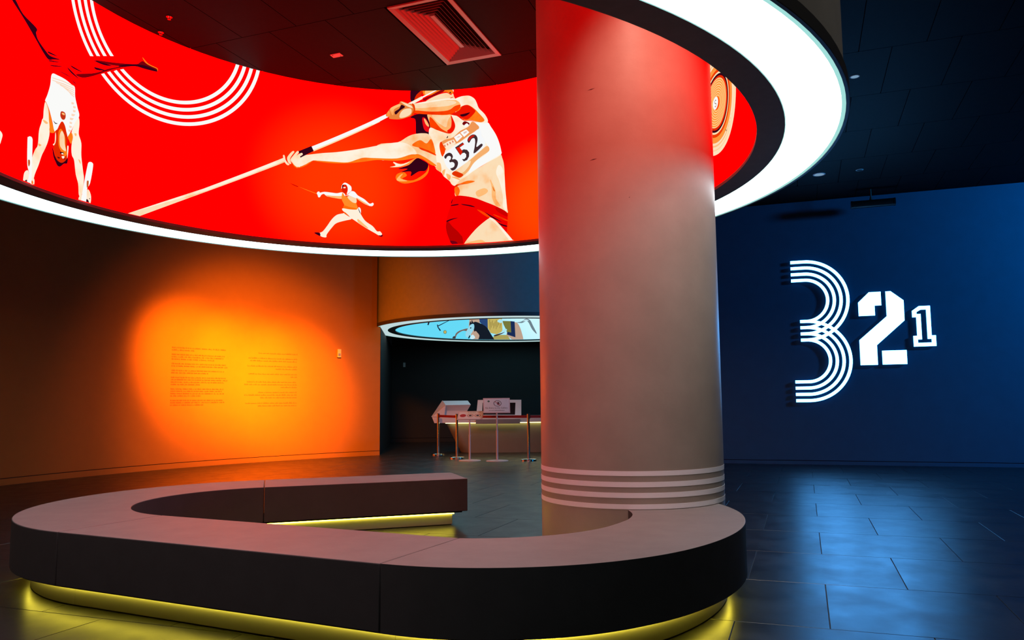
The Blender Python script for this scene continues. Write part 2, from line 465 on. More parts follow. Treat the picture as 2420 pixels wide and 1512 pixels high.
def screen_material(name, base, spots, strength):
    m = bpy.data.materials.new(name); m.use_nodes = True; nt = m.node_tree
    nt.nodes.remove(nt.nodes['Principled BSDF'])
    e = nt.nodes.new('ShaderNodeEmission'); e.inputs[1].default_value = strength
    g = nt.nodes.new('ShaderNodeNewGeometry')
    prev = None
    for (p, rad, col, amt) in spots:
        d = nt.nodes.new('ShaderNodeVectorMath'); d.operation = 'DISTANCE'; d.inputs[1].default_value = p
        nt.links.new(g.outputs['Position'], d.inputs[0])
        mr = nt.nodes.new('ShaderNodeMapRange'); mr.interpolation_type = 'SMOOTHSTEP'
        mr.inputs[1].default_value = rad; mr.inputs[2].default_value = rad * 0.2; mr.inputs[3].default_value = 0; mr.inputs[4].default_value = amt
        nt.links.new(d.outputs['Value'], mr.inputs[0])
        mx = nt.nodes.new('ShaderNodeMix'); mx.data_type = 'RGBA'
        mx.inputs[6].default_value = (*base, 1); mx.inputs[7].default_value = (*col, 1)
        if prev: nt.links.new(prev.outputs[2], mx.inputs[6])
        nt.links.new(mr.outputs[0], mx.inputs[0]); prev = mx
    if prev: nt.links.new(prev.outputs[2], e.inputs[0])
    else: e.inputs[0].default_value = (*base, 1)
    nt.links.new(e.outputs[0], nt.nodes['Material Output'].inputs[0])
    return m
def cyl_pt(px, py, c, r):
    s, z = on_cyl(px, py, c, r); return (c[0] + r * math.sin(s / r), c[1] + r * math.cos(s / r), z)

# ------------------------------------------------------------------ halo drums
def halo_drum(c, label, screen_mat, seam_deg, M_LIGHT, nseg=6, segs=160):
    root = tag(empty('halo_drum', (c[0], c[1], Z_RING)), label, 'light drum')
    MB().lathe([(3.05, 3.10), (R_OUT - 0.028, 3.10), (R_OUT - 0.028, Z_CEIL - 0.004), (3.05, Z_CEIL - 0.004)], c, segs).obj('drum_shell', M_DRUM, root, True)
    MB().lathe([(R_IN - 0.002, Z_RING), (R_B0, Z_RING), (R_B0, 3.098), (R_IN - 0.002, 3.098)], c, segs).obj('soffit_band', M_SOFFIT, root, True)
    g = 0.0022
    for i in range(nseg):
        a0 = math.radians(seam_deg + 360 / nseg * i) + g / 2; a1 = math.radians(seam_deg + 360 / nseg * (i + 1)) - g / 2
        MB().lathe([(R_B0 + 0.006, Z_RING + 0.002), (R_B1 - 0.026, Z_RING + 0.002), (R_B1 - 0.026, 3.096), (R_B0 + 0.006, 3.096)], c, 30, a0, a1).obj('light_panel', M_LIGHT, root, True)
    MB().lathe([(R_B1 - 0.025, Z_RING), (R_B1, Z_RING), (R_B1, 3.097), (R_B1 - 0.025, 3.097)], c, segs).obj('glass_edge', M_GEDGE, root, True)
    MB().lathe([(R_B0 + 0.0005, Z_RING), (R_B0 + 0.0055, Z_RING), (R_B0 + 0.0055, 3.097), (R_B0 + 0.0005, 3.097)], c, segs).obj('glass_edge', M_GEDGE, root, True)
    MB().lathe([(R_B1 + 0.001, Z_RING - 0.004), (R_OUT - 0.004, Z_RING - 0.004), (R_OUT, Z_RING), (R_OUT, 3.15), (R_B1 + 0.001, 3.15)], c, segs).obj('outer_trim', M_TRIM, root, True)
    sc = MB().lathe([(R_IN, 3.10), (R_IN + 0.03, 3.10), (R_IN + 0.03, 5.14), (R_IN, 5.14)], c, segs).obj('screen', screen_mat, root, True)
    return root, sc

RED = lin((255, 0, 0)); ORG = (1.0, 0.042 / BACK_L, 0.0)
sm = screen_material('red_backlit_screen', RED, [(cyl_pt(800, 430, RC, R_IN), 1.15, ORG, 0.9), (cyl_pt(1290, 480, RC, R_IN), 0.9, (1.0, 0.062 / BACK_L, 0.0), 0.95),
                                                 (cyl_pt(1690, 170, RC, R_IN), 0.5, (1.0, 0.19 / BACK_L, 0.0), 0.9)], BACK_L)
drum, screen = halo_drum(RC, 'ring-shaped ceiling drum with glowing white underside and red sports screen around column', sm, -0.6, M_LIGHT)
screen['label'] = 'curved red backlit screen inside the ring'
ZS0, ZS1 = 3.102, 5.13
def newprint(): return Print(RC, R_IN, ZS0, ZS1)

T1 = (900, 200, 0.132286); T2 = (1000, 260, 0.125643); T3 = (1030, 420, 0.119048); T4 = (640, 300, 0.157025)
G5 = (0, 280, 0.145543); G6 = (80, 140, 0.185185); G7 = (0, 0, 0.165289); FC = (660, 400, 0.123967); PX = (0, 0, 1.0)
CREAM = (255, 243, 222); WHITE = (250, 250, 248); TAN = (252, 222, 182); PEACH = (255, 190, 120); ORA = (255, 128, 24); RORA = (255, 66, 0)
MAR = (52, 2, 22); DRED = (196, 0, 0); REDK = (240, 0, 0); BRN = (66, 42, 46)

# --- four white arcs
p = newprint()
w = (1.0873 - 0.8214) / 7
def arc_pts(r, keep, a0, a1, n=240):
    out = []
    for i in range(n + 1):
        a = math.radians(a0 + (a1 - a0) * i / n); u, z = -3.006 + r * math.cos(a), 5.229 + r * math.sin(a)
        q = project((RC[0] + R_IN * math.sin(u / R_IN), RC[1] + R_IN * math.cos(u / R_IN), z))
        if keep(q): out.append((u, z))
    return out
for k in range(4):
    r0 = 0.8214 + k * 2 * w
    # the acrobat's leg crosses the arcs, so each arc is in two lengths
    for keep, a0, a1 in ((lambda q: q[1] < 133, 187.5, 232), (lambda q: q[1] > 172.5 - (q[0] - 236) * 0.2, 205, 362)):
        p.flat(WHITE, arc_pts(r0 + w, keep, a0, a1) + arc_pts(r0, keep, a0, a1)[::-1])
p.obj('white_arcs_print', screen, 'four concentric white arcs')

# --- acrobat in a handstand
p = newprint()
p.poly(MAR, G7, [(165, -10), (215, -10), (330, 200), (520, 400), (515, 470), (545, 570), (640, 710), (720, 800), (860, 850), (760, 850), (690, 850), (610, 740), (520, 580), (400, 370), (300, 205)])
for a in ([(690, 735), (830, 810), (700, 765)], [(700, 860), (880, 895), (720, 880)], [(720, 930), (910, 950), (760, 950)], [(820, 1000), (960, 1070), (1040, 1120), (900, 1050)],
          [(960, 960), (1130, 1130), (1010, 1040)], [(1010, 935), (1190, 1040), (1050, 980)], [(1330, 860), (1600, 940), (1480, 930)], [(1350, 960), (1520, 1010), (1380, 1000)], [(1010, 1130), (1080, 1195), (1060, 1190)]):
    p.poly(MAR, G7, a)
p.poly((120, 0, 10), G7, [(1350, 860), (1600, 892), (1850, 915), (1960, 915), (2000, 890), (2040, 875), (2100, 915), (2170, 950), (2245, 985), (2235, 1025), (2060, 985), (1920, 948), (1700, 972), (1520, 1020), (1350, 1080), (1180, 1112), (1080, 1062), (1300, 1050), (1420, 1028), (1540, 985), (1700, 950), (1560, 925)])
p.poly(MAR, G7, [(1700, 935), (1850, 920), (1970, 925), (2080, 940), (2235, 1005), (2225, 1025), (2060, 980), (1920, 945), (1780, 955)])
p.poly(ORA, G7, [(2035, 820), (2060, 850), (2110, 905), (2180, 945), (2250, 980), (2246, 1020), (2236, 985), (2160, 950), (2090, 910), (2045, 850)])
p.poly(ORA, G6, [(140, 535), (175, 600), (200, 680), (225, 800), (262, 920), (225, 940), (180, 905), (130, 720), (120, 660)])
p.poly(CREAM, G5, [(690, 0), (760, 60), (790, 160), (795, 260), (765, 390), (715, 510), (670, 600), (620, 750), (560, 900), (535, 1000), (515, 1130), (485, 1110), (495, 820), (510, 650), (560, 510), (605, 430), (625, 200), (660, 80)])
p.poly(CREAM, G6, [(140, 545), (178, 640), (185, 760), (190, 900), (120, 960), (70, 880), (110, 760), (120, 640)])
p.poly(PEACH, G6, [(110, 770), (150, 790), (175, 815), (150, 825), (120, 800)])
p.poly(PEACH, G6, [(50, 1075), (90, 1095), (60, 1110)])
p.poly(CREAM, G5, [(1240, -20), (1275, 0), (1282, 100), (1270, 250), (1312, 400), (1312, 600), (1340, 850), (1355, 970), (1340, 1150), (1310, 1250), (1272, 1240), (1260, 1060), (1220, 900), (1195, 680), (1160, 600), (1150, 480), (1165, 330), (1150, 240), (1200, 80)])
p.poly(ORA, G5, [(1090, 290), (1150, 230), (1175, 310), (1145, 410), (1110, 350)])
p.poly(PEACH, G5, [(1200, 240), (1235, 250), (1225, 290), (1205, 270)])
p.poly(PEACH, G5, [(1265, 660), (1295, 690), (1300, 740), (1275, 700)])
p.poly(WHITE, G6, [(222, 188), (300, 208), (400, 262), (470, 320), (515, 358), (520, 480), (550, 620), (572, 725), (520, 805), (470, 910), (415, 992), (395, 900), (382, 845), (350, 795), (318, 835), (292, 890), (256, 920), (228, 800), (190, 650), (150, 550), (135, 525), (165, 450), (200, 330)])
for i in range(6):
    y = 232 + i * 30
    x0, x1 = 226 + max(0, i - 1) * 48, 505
    p.poly((252, 214, 186), G6, [(x0, y), (x0 + (x1 - x0) * 0.5, y + 42 + i * 3), (x1, y + 108 - i * 3), (x1, y + 120 - i * 3), (x0 + (x1 - x0) * 0.5, y + 56 + i * 3), (x0, y + 10)], False)
for i in range(8):
    y = 545 + i * 50; x = (470, 492, 490, 470, 450, 445, 440, 430)[i]
    p.poly((252, 214, 186), G6, [(x, y), (x + 34 + (16 if i in (3, 4) else 0), y + 12), (x + 28, y + 34), (x, y + 28)], False)
p.poly((196, 52, 20), G6, [(333, 670), (360, 668), (388, 690), (393, 740), (375, 772), (345, 765), (325, 720)])
p.poly(PEACH, G6, [(345, 685), (375, 690), (380, 715), (350, 705)])
p.poly(MAR, G6, [(236, 783), (262, 812), (292, 820), (265, 826), (245, 805)])
p.poly(MAR, G6, [(218, 1110), (238, 1170), (262, 1250), (310, 1300), (360, 1318), (405, 1270), (420, 1265), (412, 1330), (370, 1335), (325, 1370), (290, 1362), (262, 1310), (235, 1240)])
p.poly((225, 40, 0), G6, [(258, 920), (296, 885), (318, 835), (350, 795), (382, 845), (400, 920), (416, 1000), (410, 1110), (424, 1130), (420, 1210), (405, 1275), (350, 1322), (295, 1300), (258, 1240), (238, 1130), (255, 1070), (262, 980)])
p.poly(ORA, G6, [(300, 930), (330, 890), (360, 930), (388, 1010), (392, 1120), (410, 1200), (380, 1240), (330, 1170), (300, 1090)])
p.poly(TAN, G6, [(318, 960), (345, 915), (375, 980), (380, 1080), (395, 1170), (360, 1160), (322, 1110), (312, 1030)])
p.poly(CREAM, G6, [(258, 935), (268, 980), (262, 1060), (240, 1100), (228, 1085), (250, 1060)])
p.poly(CREAM, G6, [(412, 1110), (428, 1118), (418, 1230), (410, 1260), (410, 1190)])
p.poly(MAR, G6, [(318, 1185), (362, 1190), (366, 1206), (330, 1208)])
p.poly(CREAM, G6, [(335, 1200), (360, 1200), (358, 1216), (342, 1214)])
p.poly(CREAM, G6, [(338, 1240), (372, 1238), (370, 1262), (352, 1268)])
p.poly(MAR, G6, [(280, 1245), (318, 1258), (300, 1268)]); p.poly(MAR, G6, [(358, 1268), (388, 1270), (380, 1278)])
# bar ends and hands
p.poly((255, 238, 215), G5, [(365, 890), (420, 840), (445, 900), (430, 1085), (400, 1082), (350, 1060)])
p.poly((255, 238, 215), G5, [(490, 960), (535, 1000), (517, 1130), (485, 1112)])
p.poly(WHITE, G5, [(420, 340), (432, 302), (455, 290), (485, 300), (502, 335), (503, 400), (492, 800), (480, 1118), (410, 1090), (446, 900), (416, 740)])
p.poly((200, 90, 40), G5, [(432, 670), (458, 680), (460, 740), (440, 780), (428, 730)])
p.poly(MAR, G5, [(378, 1010), (410, 1000), (405, 1082), (372, 1070)]); p.poly(ORA, G5, [(486, 1010), (510, 1030), (505, 1110), (487, 1105)])
p.poly((255, 238, 215), G5, [(1258, 1280), (1310, 1245), (1302, 1392), (1255, 1375)])
p.poly((255, 238, 215), G5, [(1378, 1185), (1420, 1160), (1458, 1270), (1442, 1420), (1410, 1432), (1380, 1350)])
p.poly(WHITE, G5, [(1398, 770), (1412, 722), (1440, 707), (1478, 722), (1490, 780), (1442, 1050), (1392, 1150), (1372, 1415), (1290, 1392), (1350, 1010)])
p.poly((200, 90, 40), G5, [(1388, 1020), (1418, 1020), (1410, 1110), (1388, 1120)])
p.poly(MAR, G5, [(1382, 1310), (1420, 1350), (1412, 1420), (1380, 1410)]); p.poly(MAR, G5, [(1425, 1295), (1440, 1300), (1436, 1316)])
p.obj('acrobat_print', screen, 'acrobat in white vest doing a handstand on two bars')
p = newprint()
p.poly(CREAM, G5, [(-30, 190), (5, 205), (30, 240), (38, 282), (20, 350), (0, 410), (-30, 420)])
p.obj('knee_print', screen, 'edge of another printed figure')

# --- javelin thrower
p = newprint()
p.poly(CREAM, PX, [(302, 515.5), (480, 446), (640, 385), (672, 372), (676, 382), (640, 396), (480, 455.5), (330, 514)], False)
p.poly(TAN, PX, [(302, 515.5), (480, 453), (640, 392.5), (676, 379), (676, 382), (640, 396), (480, 455.5), (330, 514)], False)
p.poly(WHITE, T4, [(600, 300), (1560, -110), (1645, -78), (643, 366)], False)
p.poly((255, 222, 170), T4, [(632, 350), (1450, -4), (1620, -84), (1645, -78), (643, 368)], False)
p.poly(WHITE, T1, [(-150, 641), (0, 570), (110, 520), (130, 580), (0, 648), (-150, 722)], False)
# hair and head
p.poly(MAR, T1, [(525, 210), (540, 95), (640, 92), (770, 95), (720, 190), (640, 260), (560, 300), (535, 290)])
p.poly((225, 40, 0), T1, [(600, 270), (640, 180), (740, 96), (770, 95), (700, 210), (640, 270)])
p.poly(ORA, T1, [(760, 92), (900, 88), (1100, 85), (1260, 78), (1300, 105), (1292, 150), (1240, 165), (1160, 130), (1000, 160), (820, 200), (760, 170)])
p.poly(PEACH, T1, [(790, 120), (850, 92), (1000, 90), (880, 150), (800, 180)])
p.poly((150, 0, 10), T1, [(750, 260), (900, 190), (1050, 110), (1120, 85), (1130, 120), (1000, 190), (860, 250), (790, 290)])
p.poly(WHITE, T1, [(735, 218), (880, 145), (1005, 88), (1025, 92), (900, 160), (748, 240)], False)
p.poly(TAN, T1, [(800, 305), (900, 240), (1050, 175), (1180, 150), (1250, 185), (1290, 160), (1310, 220), (1330, 270), (1200, 285), (1000, 300), (840, 320)])
p.poly((220, 60, 0), T1, [(1225, 250), (1262, 228), (1300, 224), (1268, 240)])
p.poly(CREAM, T1, [(1250, 78), (1290, 84), (1303, 110), (1296, 128), (1288, 104), (1268, 88)])
p.poly(MAR, T1, [(1228, 140), (1256, 132), (1245, 158), (1230, 158)])
# far hair, neck
p.poly(MAR, T1, [(525, 590), (640, 530), (830, 525), (865, 610), (890, 720), (880, 830), (865, 892), (800, 872), (640, 888), (625, 760), (612, 620)])
p.poly((235, 10, 20), T1, [(740, 600), (800, 605), (860, 720), (862, 840), (800, 830), (760, 760)])
p.poly(PEACH, T1, [(770, 612), (800, 625), (858, 720), (850, 755), (800, 705)])
p.poly(PEACH, T1, [(835, 525), (1000, 530), (1262, 540), (1310, 640), (1332, 710), (1300, 830), (1235, 872), (1080, 850), (905, 790), (870, 680)])
p.poly(RORA, T1, [(880, 580), (960, 650), (1060, 770), (1160, 835), (1240, 872), (1150, 875), (1000, 830), (900, 780), (870, 680)])
p.poly(TAN, T1, [(915, 545), (1100, 550), (1240, 555), (1200, 640), (1170, 760), (1080, 720), (980, 640)])
p.poly((245, 20, 0), T1, [(1255, 555), (1310, 640), (1332, 715), (1300, 830), (1238, 872), (1185, 830), (1250, 770), (1265, 660)])
# trunk
torso = [(1000 + x * T2[2], 260 + y * T2[2]) for x, y in [(610, 1420), (690, 1310), (850, 1200), (1050, 1090), (1250, 970), (1450, 850), (1490, 900), (1525, 1040), (1540, 1300), (1545, 1512)]] + \
        [(1030 + x * T3[2], 420 + y * T3[2]) for x, y in [(1385, 240), (1400, 420), (1420, 600), (1418, 700), (1200, 580), (950, 475), (700, 400), (420, 380), (378, 300), (385, 195)]]
p.poly(TAN, PX, torso)
p.poly(ORA, T3, [(378, 200), (430, 170), (480, 260), (440, 370), (405, 360), (375, 280)])
p.poly(PEACH, T3, [(800, 280), (960, 210), (1040, 260), (980, 330), (840, 380)])
p.poly(PEACH, T3, [(1080, 40), (1130, 120), (1190, 260), (1200, 420), (1290, 560), (1200, 560), (1120, 400), (1110, 200)])
p.poly(CREAM, T3, [(1200, -100), (1260, 60), (1310, 240), (1340, 420), (1330, 560), (1375, 640), (1410, 660), (1410, 500), (1385, 240), (1370, 0), (1330, -180), (1250, -250)])
p.poly((235, 120, 40), T3, [(1130, 170), (1150, 200), (1180, 270), (1150, 260), (1135, 215)])
p.poly(ORA, T3, [(395, 160), (480, 130), (620, 125), (780, 75), (640, 60), (500, 110), (400, 140)])
p.poly((225, 40, 0), T3, [(380, 185), (400, 150), (500, 132), (600, 125), (470, 150), (400, 185)])
# shirt
p.poly(CREAM, T2, [(130, 338), (260, 380), (440, 440), (530, 440), (590, 370), (603, 270), (540, 95), (640, 118), (760, 200), (880, 205), (1080, 242), (1210, 232), (1280, 320), (1370, 460), (1430, 600), (1470, 750), (1475, 830), (1420, 882), (1200, 1000), (1000, 1120), (800, 1260), (690, 1325), (605, 1425), (540, 1400), (500, 1340), (395, 1255), (345, 1180), (240, 1100), (250, 940), (225, 760), (180, 600), (112, 490)])
p.poly(WHITE, T2, [(1000, 240), (1210, 236), (1280, 325), (1370, 465), (1430, 610), (1468, 760), (1470, 830), (1300, 930), (1000, 1110), (860, 1190), (960, 1000), (1230, 780), (1150, 560), (1050, 350)])
for a in ([(240, 1000), (330, 1010), (340, 1170), (240, 1095)], [(360, 1160), (420, 1120), (390, 1240)], [(440, 1200), (520, 1240), (500, 1320), (460, 1290)], [(540, 1260), (640, 1270), (700, 1320), (600, 1290)]):
    p.poly(PEACH, T2, a)
p.poly((120, 0, 10), T2, [(740, 265), (785, 215), (875, 255), (850, 300), (790, 300)]); p.poly(WHITE, T2, [(775, 300), (800, 270), (830, 255), (860, 290), (800, 325)])
p.poly(MAR, T2, [(440, 535), (465, 492), (470, 520)])
p.poly((240, 150, 84), T2, [(312, 650), (400, 570), (560, 520), (700, 400), (850, 320), (925, 224), (1000, 262), (1056, 350), (880, 470), (700, 600), (520, 690), (420, 760), (372, 880), (330, 800)])
p.poly(RORA, T2, [(312, 650), (345, 600), (370, 650), (420, 755), (372, 880), (330, 800)])
p.poly((255, 232, 205), T2, [(378, 650), (480, 590), (580, 560), (620, 630), (540, 690), (440, 745)], False)
p.poly(WHITE, T2, [(582, 515), (690, 445), (745, 505), (640, 605)], False); p.poly(WHITE, T2, [(702, 430), (815, 368), (875, 425), (775, 512)], False)
for i in range(4):
    p.poly((225, 120, 90), T2, [(395 + i * 50, 665 - i * 26), (415 + i * 50, 655 - i * 26), (430 + i * 50, 690 - i * 26), (410 + i * 50, 700 - i * 26)], False)
p.poly((230, 190, 180), T2, [(640, 525), (665, 505), (705, 500), (680, 520)]); p.poly((230, 190, 180), T2, [(760, 430), (820, 400), (830, 425), (775, 458)], False)
p.poly((246, 248, 250), T2, [(388, 850), (600, 685), (870, 500), (1058, 360), (1110, 480), (1175, 670), (960, 870), (780, 1020), (600, 1150), (520, 1135), (440, 1060)])
p.poly((246, 176, 110), T2, [(545, 1212), (600, 1150), (780, 1030), (945, 895), (1080, 780), (1210, 680), (1250, 770), (1100, 880), (960, 1000), (860, 1150), (760, 1240), (680, 1285)])
p.poly(TAN, T2, [(640, 1130), (800, 1010), (900, 960), (860, 1070), (740, 1190), (660, 1160)])
p.poly((228, 50, 0), T2, [(550, 1212), (605, 1155), (760, 1218), (700, 1275), (640, 1262)])
p.poly(BRN, T2, [(400, 890), (430, 840), (490, 810), (540, 828), (565, 880), (552, 932), (605, 930), (648, 962), (662, 1010), (642, 1080), (600, 1130), (550, 1145), (515, 1105), (550, 1095), (588, 1068), (596, 1020), (572, 990), (535, 985), (512, 992), (494, 960), (520, 935), (528, 892), (500, 870), (460, 880), (430, 925)])
p.poly(BRN, T2, [(605, 712), (750, 615), (780, 652), (690, 715), (718, 772), (770, 745), (832, 755), (872, 805), (870, 880), (832, 948), (770, 972), (735, 930), (780, 930), (815, 890), (815, 840), (780, 808), (738, 822), (705, 860)], False)
p.poly((215, 30, 10), T2, [(625, 720), (685, 700), (745, 780), (735, 822), (706, 856)], False); p.poly((215, 30, 10), T2, [(675, 690), (760, 628), (778, 652), (700, 700)], False)
p.poly(BRN, T2, [(838, 578), (868, 512), (930, 470), (990, 475), (1025, 520), (1030, 580), (1010, 702), (1100, 640), (1120, 685), (962, 825), (975, 700), (985, 600), (970, 540), (920, 550), (870, 625)])
p.poly((200, 30, 20), T2, [(850, 570), (880, 515), (940, 480), (975, 492), (915, 535), (872, 590)])
# throwing arm and shoulder
p.poly(CREAM, T1, [(1330, 270), (1420, 225), (1520, 207), (1600, 212), (1680, 262), (1720, 335), (1760, 430), (1870, 545), (1920, 672), (1800, 692), (1600, 642), (1500, 640), (1400, 565), (1330, 480), (1420, 400), (1370, 320)])
p.poly(ORA, T1, [(1400, 560), (1500, 640), (1600, 640), (1780, 680), (1860, 640), (1760, 520), (1680, 440), (1560, 370), (1440, 400), (1350, 470)])
p.poly((238, 20, 0), T1, [(1260, 540), (1400, 470), (1460, 395), (1560, 375), (1680, 455), (1690, 500), (1600, 600), (1540, 632), (1460, 612), (1380, 570)])
p.poly(MAR, T1, [(1420, 548), (1500, 528), (1600, 505), (1540, 560), (1460, 580)])
p.poly(PEACH, T1, [(560, 345), (720, 340), (1000, 285), (1250, 255), (1390, 310), (1430, 380), (1380, 450), (1300, 500), (1180, 535), (900, 535), (620, 510), (575, 440)])
p.poly(RORA, T1, [(620, 470), (900, 490), (1200, 470), (1330, 390), (1430, 370), (1400, 450), (1300, 515), (1180, 548), (900, 545), (620, 520)])
p.poly(TAN, T1, [(590, 355), (800, 335), (1100, 290), (1300, 300), (1350, 340), (1200, 390), (900, 415), (620, 430)])
p.poly(CREAM, T1, [(640, 342), (1000, 280), (1250, 252), (1340, 285), (1150, 285), (800, 340)])
p.poly(CREAM, T1, [(480, 350), (735, 218), (752, 262), (600, 345), (540, 370)], False)
p.poly((232, 130, 60), T1, [(340, 322), (380, 308), (490, 348), (560, 360), (605, 440), (560, 545), (480, 590), (340, 628), (165, 620), (150, 590), (100, 575), (95, 540), (160, 450), (200, 410), (330, 350)])
p.poly(TAN, T1, [(350, 520), (420, 450), (540, 440), (540, 530), (440, 590), (340, 600)])
p.poly(TAN, T1, [(360, 318), (440, 340), (540, 380), (570, 430), (480, 400), (400, 350)])
p.poly(PEACH, T1, [(170, 440), (320, 360), (350, 390), (240, 450), (230, 540), (200, 545)]); p.poly(PEACH, T1, [(110, 530), (150, 480), (165, 560), (120, 575)])
p.poly(MAR, T1, [(250, 495), (330, 440), (370, 372), (435, 410), (350, 470), (270, 545)])
p.poly((235, 60, 0), T1, [(555, 350), (602, 372), (618, 480), (575, 560), (550, 545), (592, 450)])
# other arm
p.poly(TAN, T1, [(-60, 1090), (300, 1040), (480, 940), (600, 895), (760, 878), (872, 908), (950, 1070), (985, 1260), (1005, 1470), (920, 1430), (760, 1335), (640, 1312), (460, 1330), (-60, 1345)])
p.poly(CREAM, T4, [(560, 425), (780, 400), (1000, 385), (1300, 345), (1600, 290), (1900, 240), (2050, 260), (2150, 330), (2200, 420), (2120, 470), (1900, 505), (1600, 500), (1400, 515), (1100, 545), (800, 530), (640, 510), (540, 560), (420, 605), (360, 560), (345, 480), (450, 440)])
p.poly(ORA, T4, [(640, 512), (900, 528), (1150, 540), (1300, 495), (1400, 470), (1560, 475), (1900, 480), (2120, 420), (2240, 440), (2150, 480), (1900, 515), (1600, 505), (1400, 530), (1100, 556), (800, 542)])
p.poly(ORA, T1, [(560, 1090), (700, 1140), (850, 1190), (975, 1255), (955, 1100), (900, 980), (820, 1060), (700, 1000)])
p.poly(RORA, T1, [(690, 1130), (840, 1180), (975, 1245), (980, 1275), (840, 1215), (720, 1170)])
p.poly(ORA, T1, [(480, 1310), (640, 1250), (760, 1290), (920, 1390), (1000, 1460), (900, 1440), (760, 1345), (640, 1320)])
p.poly(MAR, T4, [(410, 372), (605, 294), (642, 370), (500, 440), (440, 470)], False)
for a in ([(175, 440), (200, 435), (215, 500), (245, 545), (275, 572), (245, 582), (205, 540)], [(238, 480), (262, 430), (320, 373), (348, 385), (300, 450), (282, 500), (300, 560), (262, 552)],
          [(288, 500), (330, 440), (390, 373), (416, 388), (372, 450), (345, 490), (400, 600), (378, 620), (315, 550)], [(345, 480), (380, 440), (455, 398), (474, 425), (420, 460), (400, 490), (440, 570), (412, 612)]):
    p.poly(CREAM, T4, a)
p.poly(ORA, T4, [(300, 520), (345, 580), (400, 612), (480, 595), (560, 545), (620, 520), (520, 590), (420, 622), (350, 605)])
# hair swinging behind
p.poly((255, 150, 60), T4, [(1840, 545), (2000, 560), (2190, 475), (2120, 560), (1960, 610), (1790, 615), (1880, 585)])
p.poly(CREAM, T4, [(1845, 535), (1960, 570), (2100, 530), (1960, 600), (1800, 612), (1880, 590)])
p.poly((255, 120, 20), T4, [(1890, 800), (1900, 720), (2000, 690), (2050, 740), (1980, 790), (2150, 810), (2340, 690), (2380, 580), (2370, 700), (2250, 805), (2020, 860)])
p.poly((255, 190, 110), T4, [(1895, 800), (1940, 740), (1990, 715), (1950, 780), (2060, 820), (1940, 825)])
p.poly(MAR, T4, [(2200, 480), (2290, 510), (2375, 570), (2335, 665), (2230, 680), (2110, 750), (2110, 680), (1960, 690), (2060, 640), (1915, 640), (2080, 580)])
# shorts and thigh
p.poly(REDK, T3, [(420, 370), (560, 370), (780, 410), (1000, 490), (1200, 570), (1420, 690), (1442, 800), (1430, 1000), (1410, 1082), (1230, 890), (1100, 810), (1000, 870), (800, 1040), (600, 1280), (540, 1380), (360, 1390), (260, 1200), (210, 1030), (215, 880), (240, 740), (310, 540), (340, 430)])
p.poly((184, 0, 0), T3, [(218, 880), (265, 890), (340, 980), (440, 1070), (500, 1140), (540, 1200), (540, 1375), (370, 1388), (260, 1200), (210, 1030)])
p.poly((110, 0, 20), T3, [(290, 1260), (420, 1280), (450, 1370), (380, 1390), (330, 1330)])
p.poly((205, 0, 0), T3, [(1200, 600), (1300, 620), (1420, 695), (1435, 780), (1300, 720), (1220, 660)])
for a in ([(308, 556), (380, 540), (452, 532), (450, 550), (320, 570)], [(520, 532), (640, 545), (720, 560), (790, 590), (760, 592), (640, 568), (540, 548)], [(985, 690), (1080, 745), (1200, 810), (1330, 890), (1260, 862), (1110, 790)],
          [(1220, 890), (1330, 930), (1430, 962), (1420, 982), (1310, 950)], [(220, 865), (330, 822), (450, 805), (340, 840), (235, 885)], [(310, 520), (322, 465), (345, 425), (325, 515)]):
    p.poly(MAR, T3, a)
p.poly(RORA, T3, [(830, 640), (960, 690), (1100, 790), (1060, 800), (940, 730)]); p.poly(RORA, T3, [(1150, 735), (1290, 780), (1440, 850), (1435, 870), (1300, 820)])
p.poly(TAN, T3, [(560, 1380), (600, 1275), (800, 1035), (1000, 862), (1100, 805), (1160, 830), (1230, 885), (1400, 1075), (1520, 1215), (1600, 1320), (1600, 1400), (560, 1420)])
p.poly(CREAM, T3, [(1080, 812), (1130, 810), (1230, 885), (1400, 1075), (1520, 1215), (1600, 1320), (1540, 1330), (1400, 1150), (1220, 940)])
p.poly(PEACH, T3, [(570, 1370), (640, 1300), (900, 1240), (1040, 1300), (1300, 1320), (1540, 1290), (1560, 1400), (560, 1420)])
p.obj('javelin_thrower_print', screen, 'javelin thrower with white top and bib 352')

# --- fencer
p = newprint()
p.poly((170, 0, 0), FC, [(190, 255), (270, 288), (365, 328), (345, 336), (260, 300)], False)
p.poly((255, 130, 30), FC, [(365, 330), (520, 388), (718, 462), (716, 472), (520, 398)], False)
p.poly(WHITE, FC, [(715, 455), (735, 428), (760, 425), (778, 445), (860, 430), (1000, 445), (1100, 456), (1205, 440), (1260, 500), (1190, 562), (1080, 550), (980, 530), (900, 510), (850, 470), (800, 490), (775, 530), (745, 532), (730, 490)])
p.poly(PEACH, FC, [(880, 490), (1000, 505), (1150, 510), (1240, 500), (1190, 562), (1080, 552), (960, 528)])
p.poly((255, 140, 40), FC, [(1205, 445), (1250, 510), (1320, 515), (1430, 440), (1480, 490), (1462, 570), (1472, 660), (1500, 745), (1470, 772), (1340, 765), (1222, 750), (1238, 680), (1190, 572)])
p.poly(TAN, FC, [(1300, 520), (1440, 500), (1470, 560), (1466, 640), (1380, 620)])
p.poly((255, 110, 10), FC, [(1240, 690), (1340, 720), (1460, 745), (1465, 772), (1340, 765), (1225, 750)])
p.poly(WHITE, FC, [(1258, 505), (1310, 480), (1370, 420), (1435, 430), (1500, 500), (1620, 570), (1720, 655), (1780, 638), (1800, 665), (1772, 702), (1700, 692), (1590, 640), (1485, 560), (1440, 545), (1330, 500)])
p.poly(PEACH, FC, [(1480, 545), (1590, 610), (1690, 670), (1700, 690), (1590, 640), (1490, 572)])
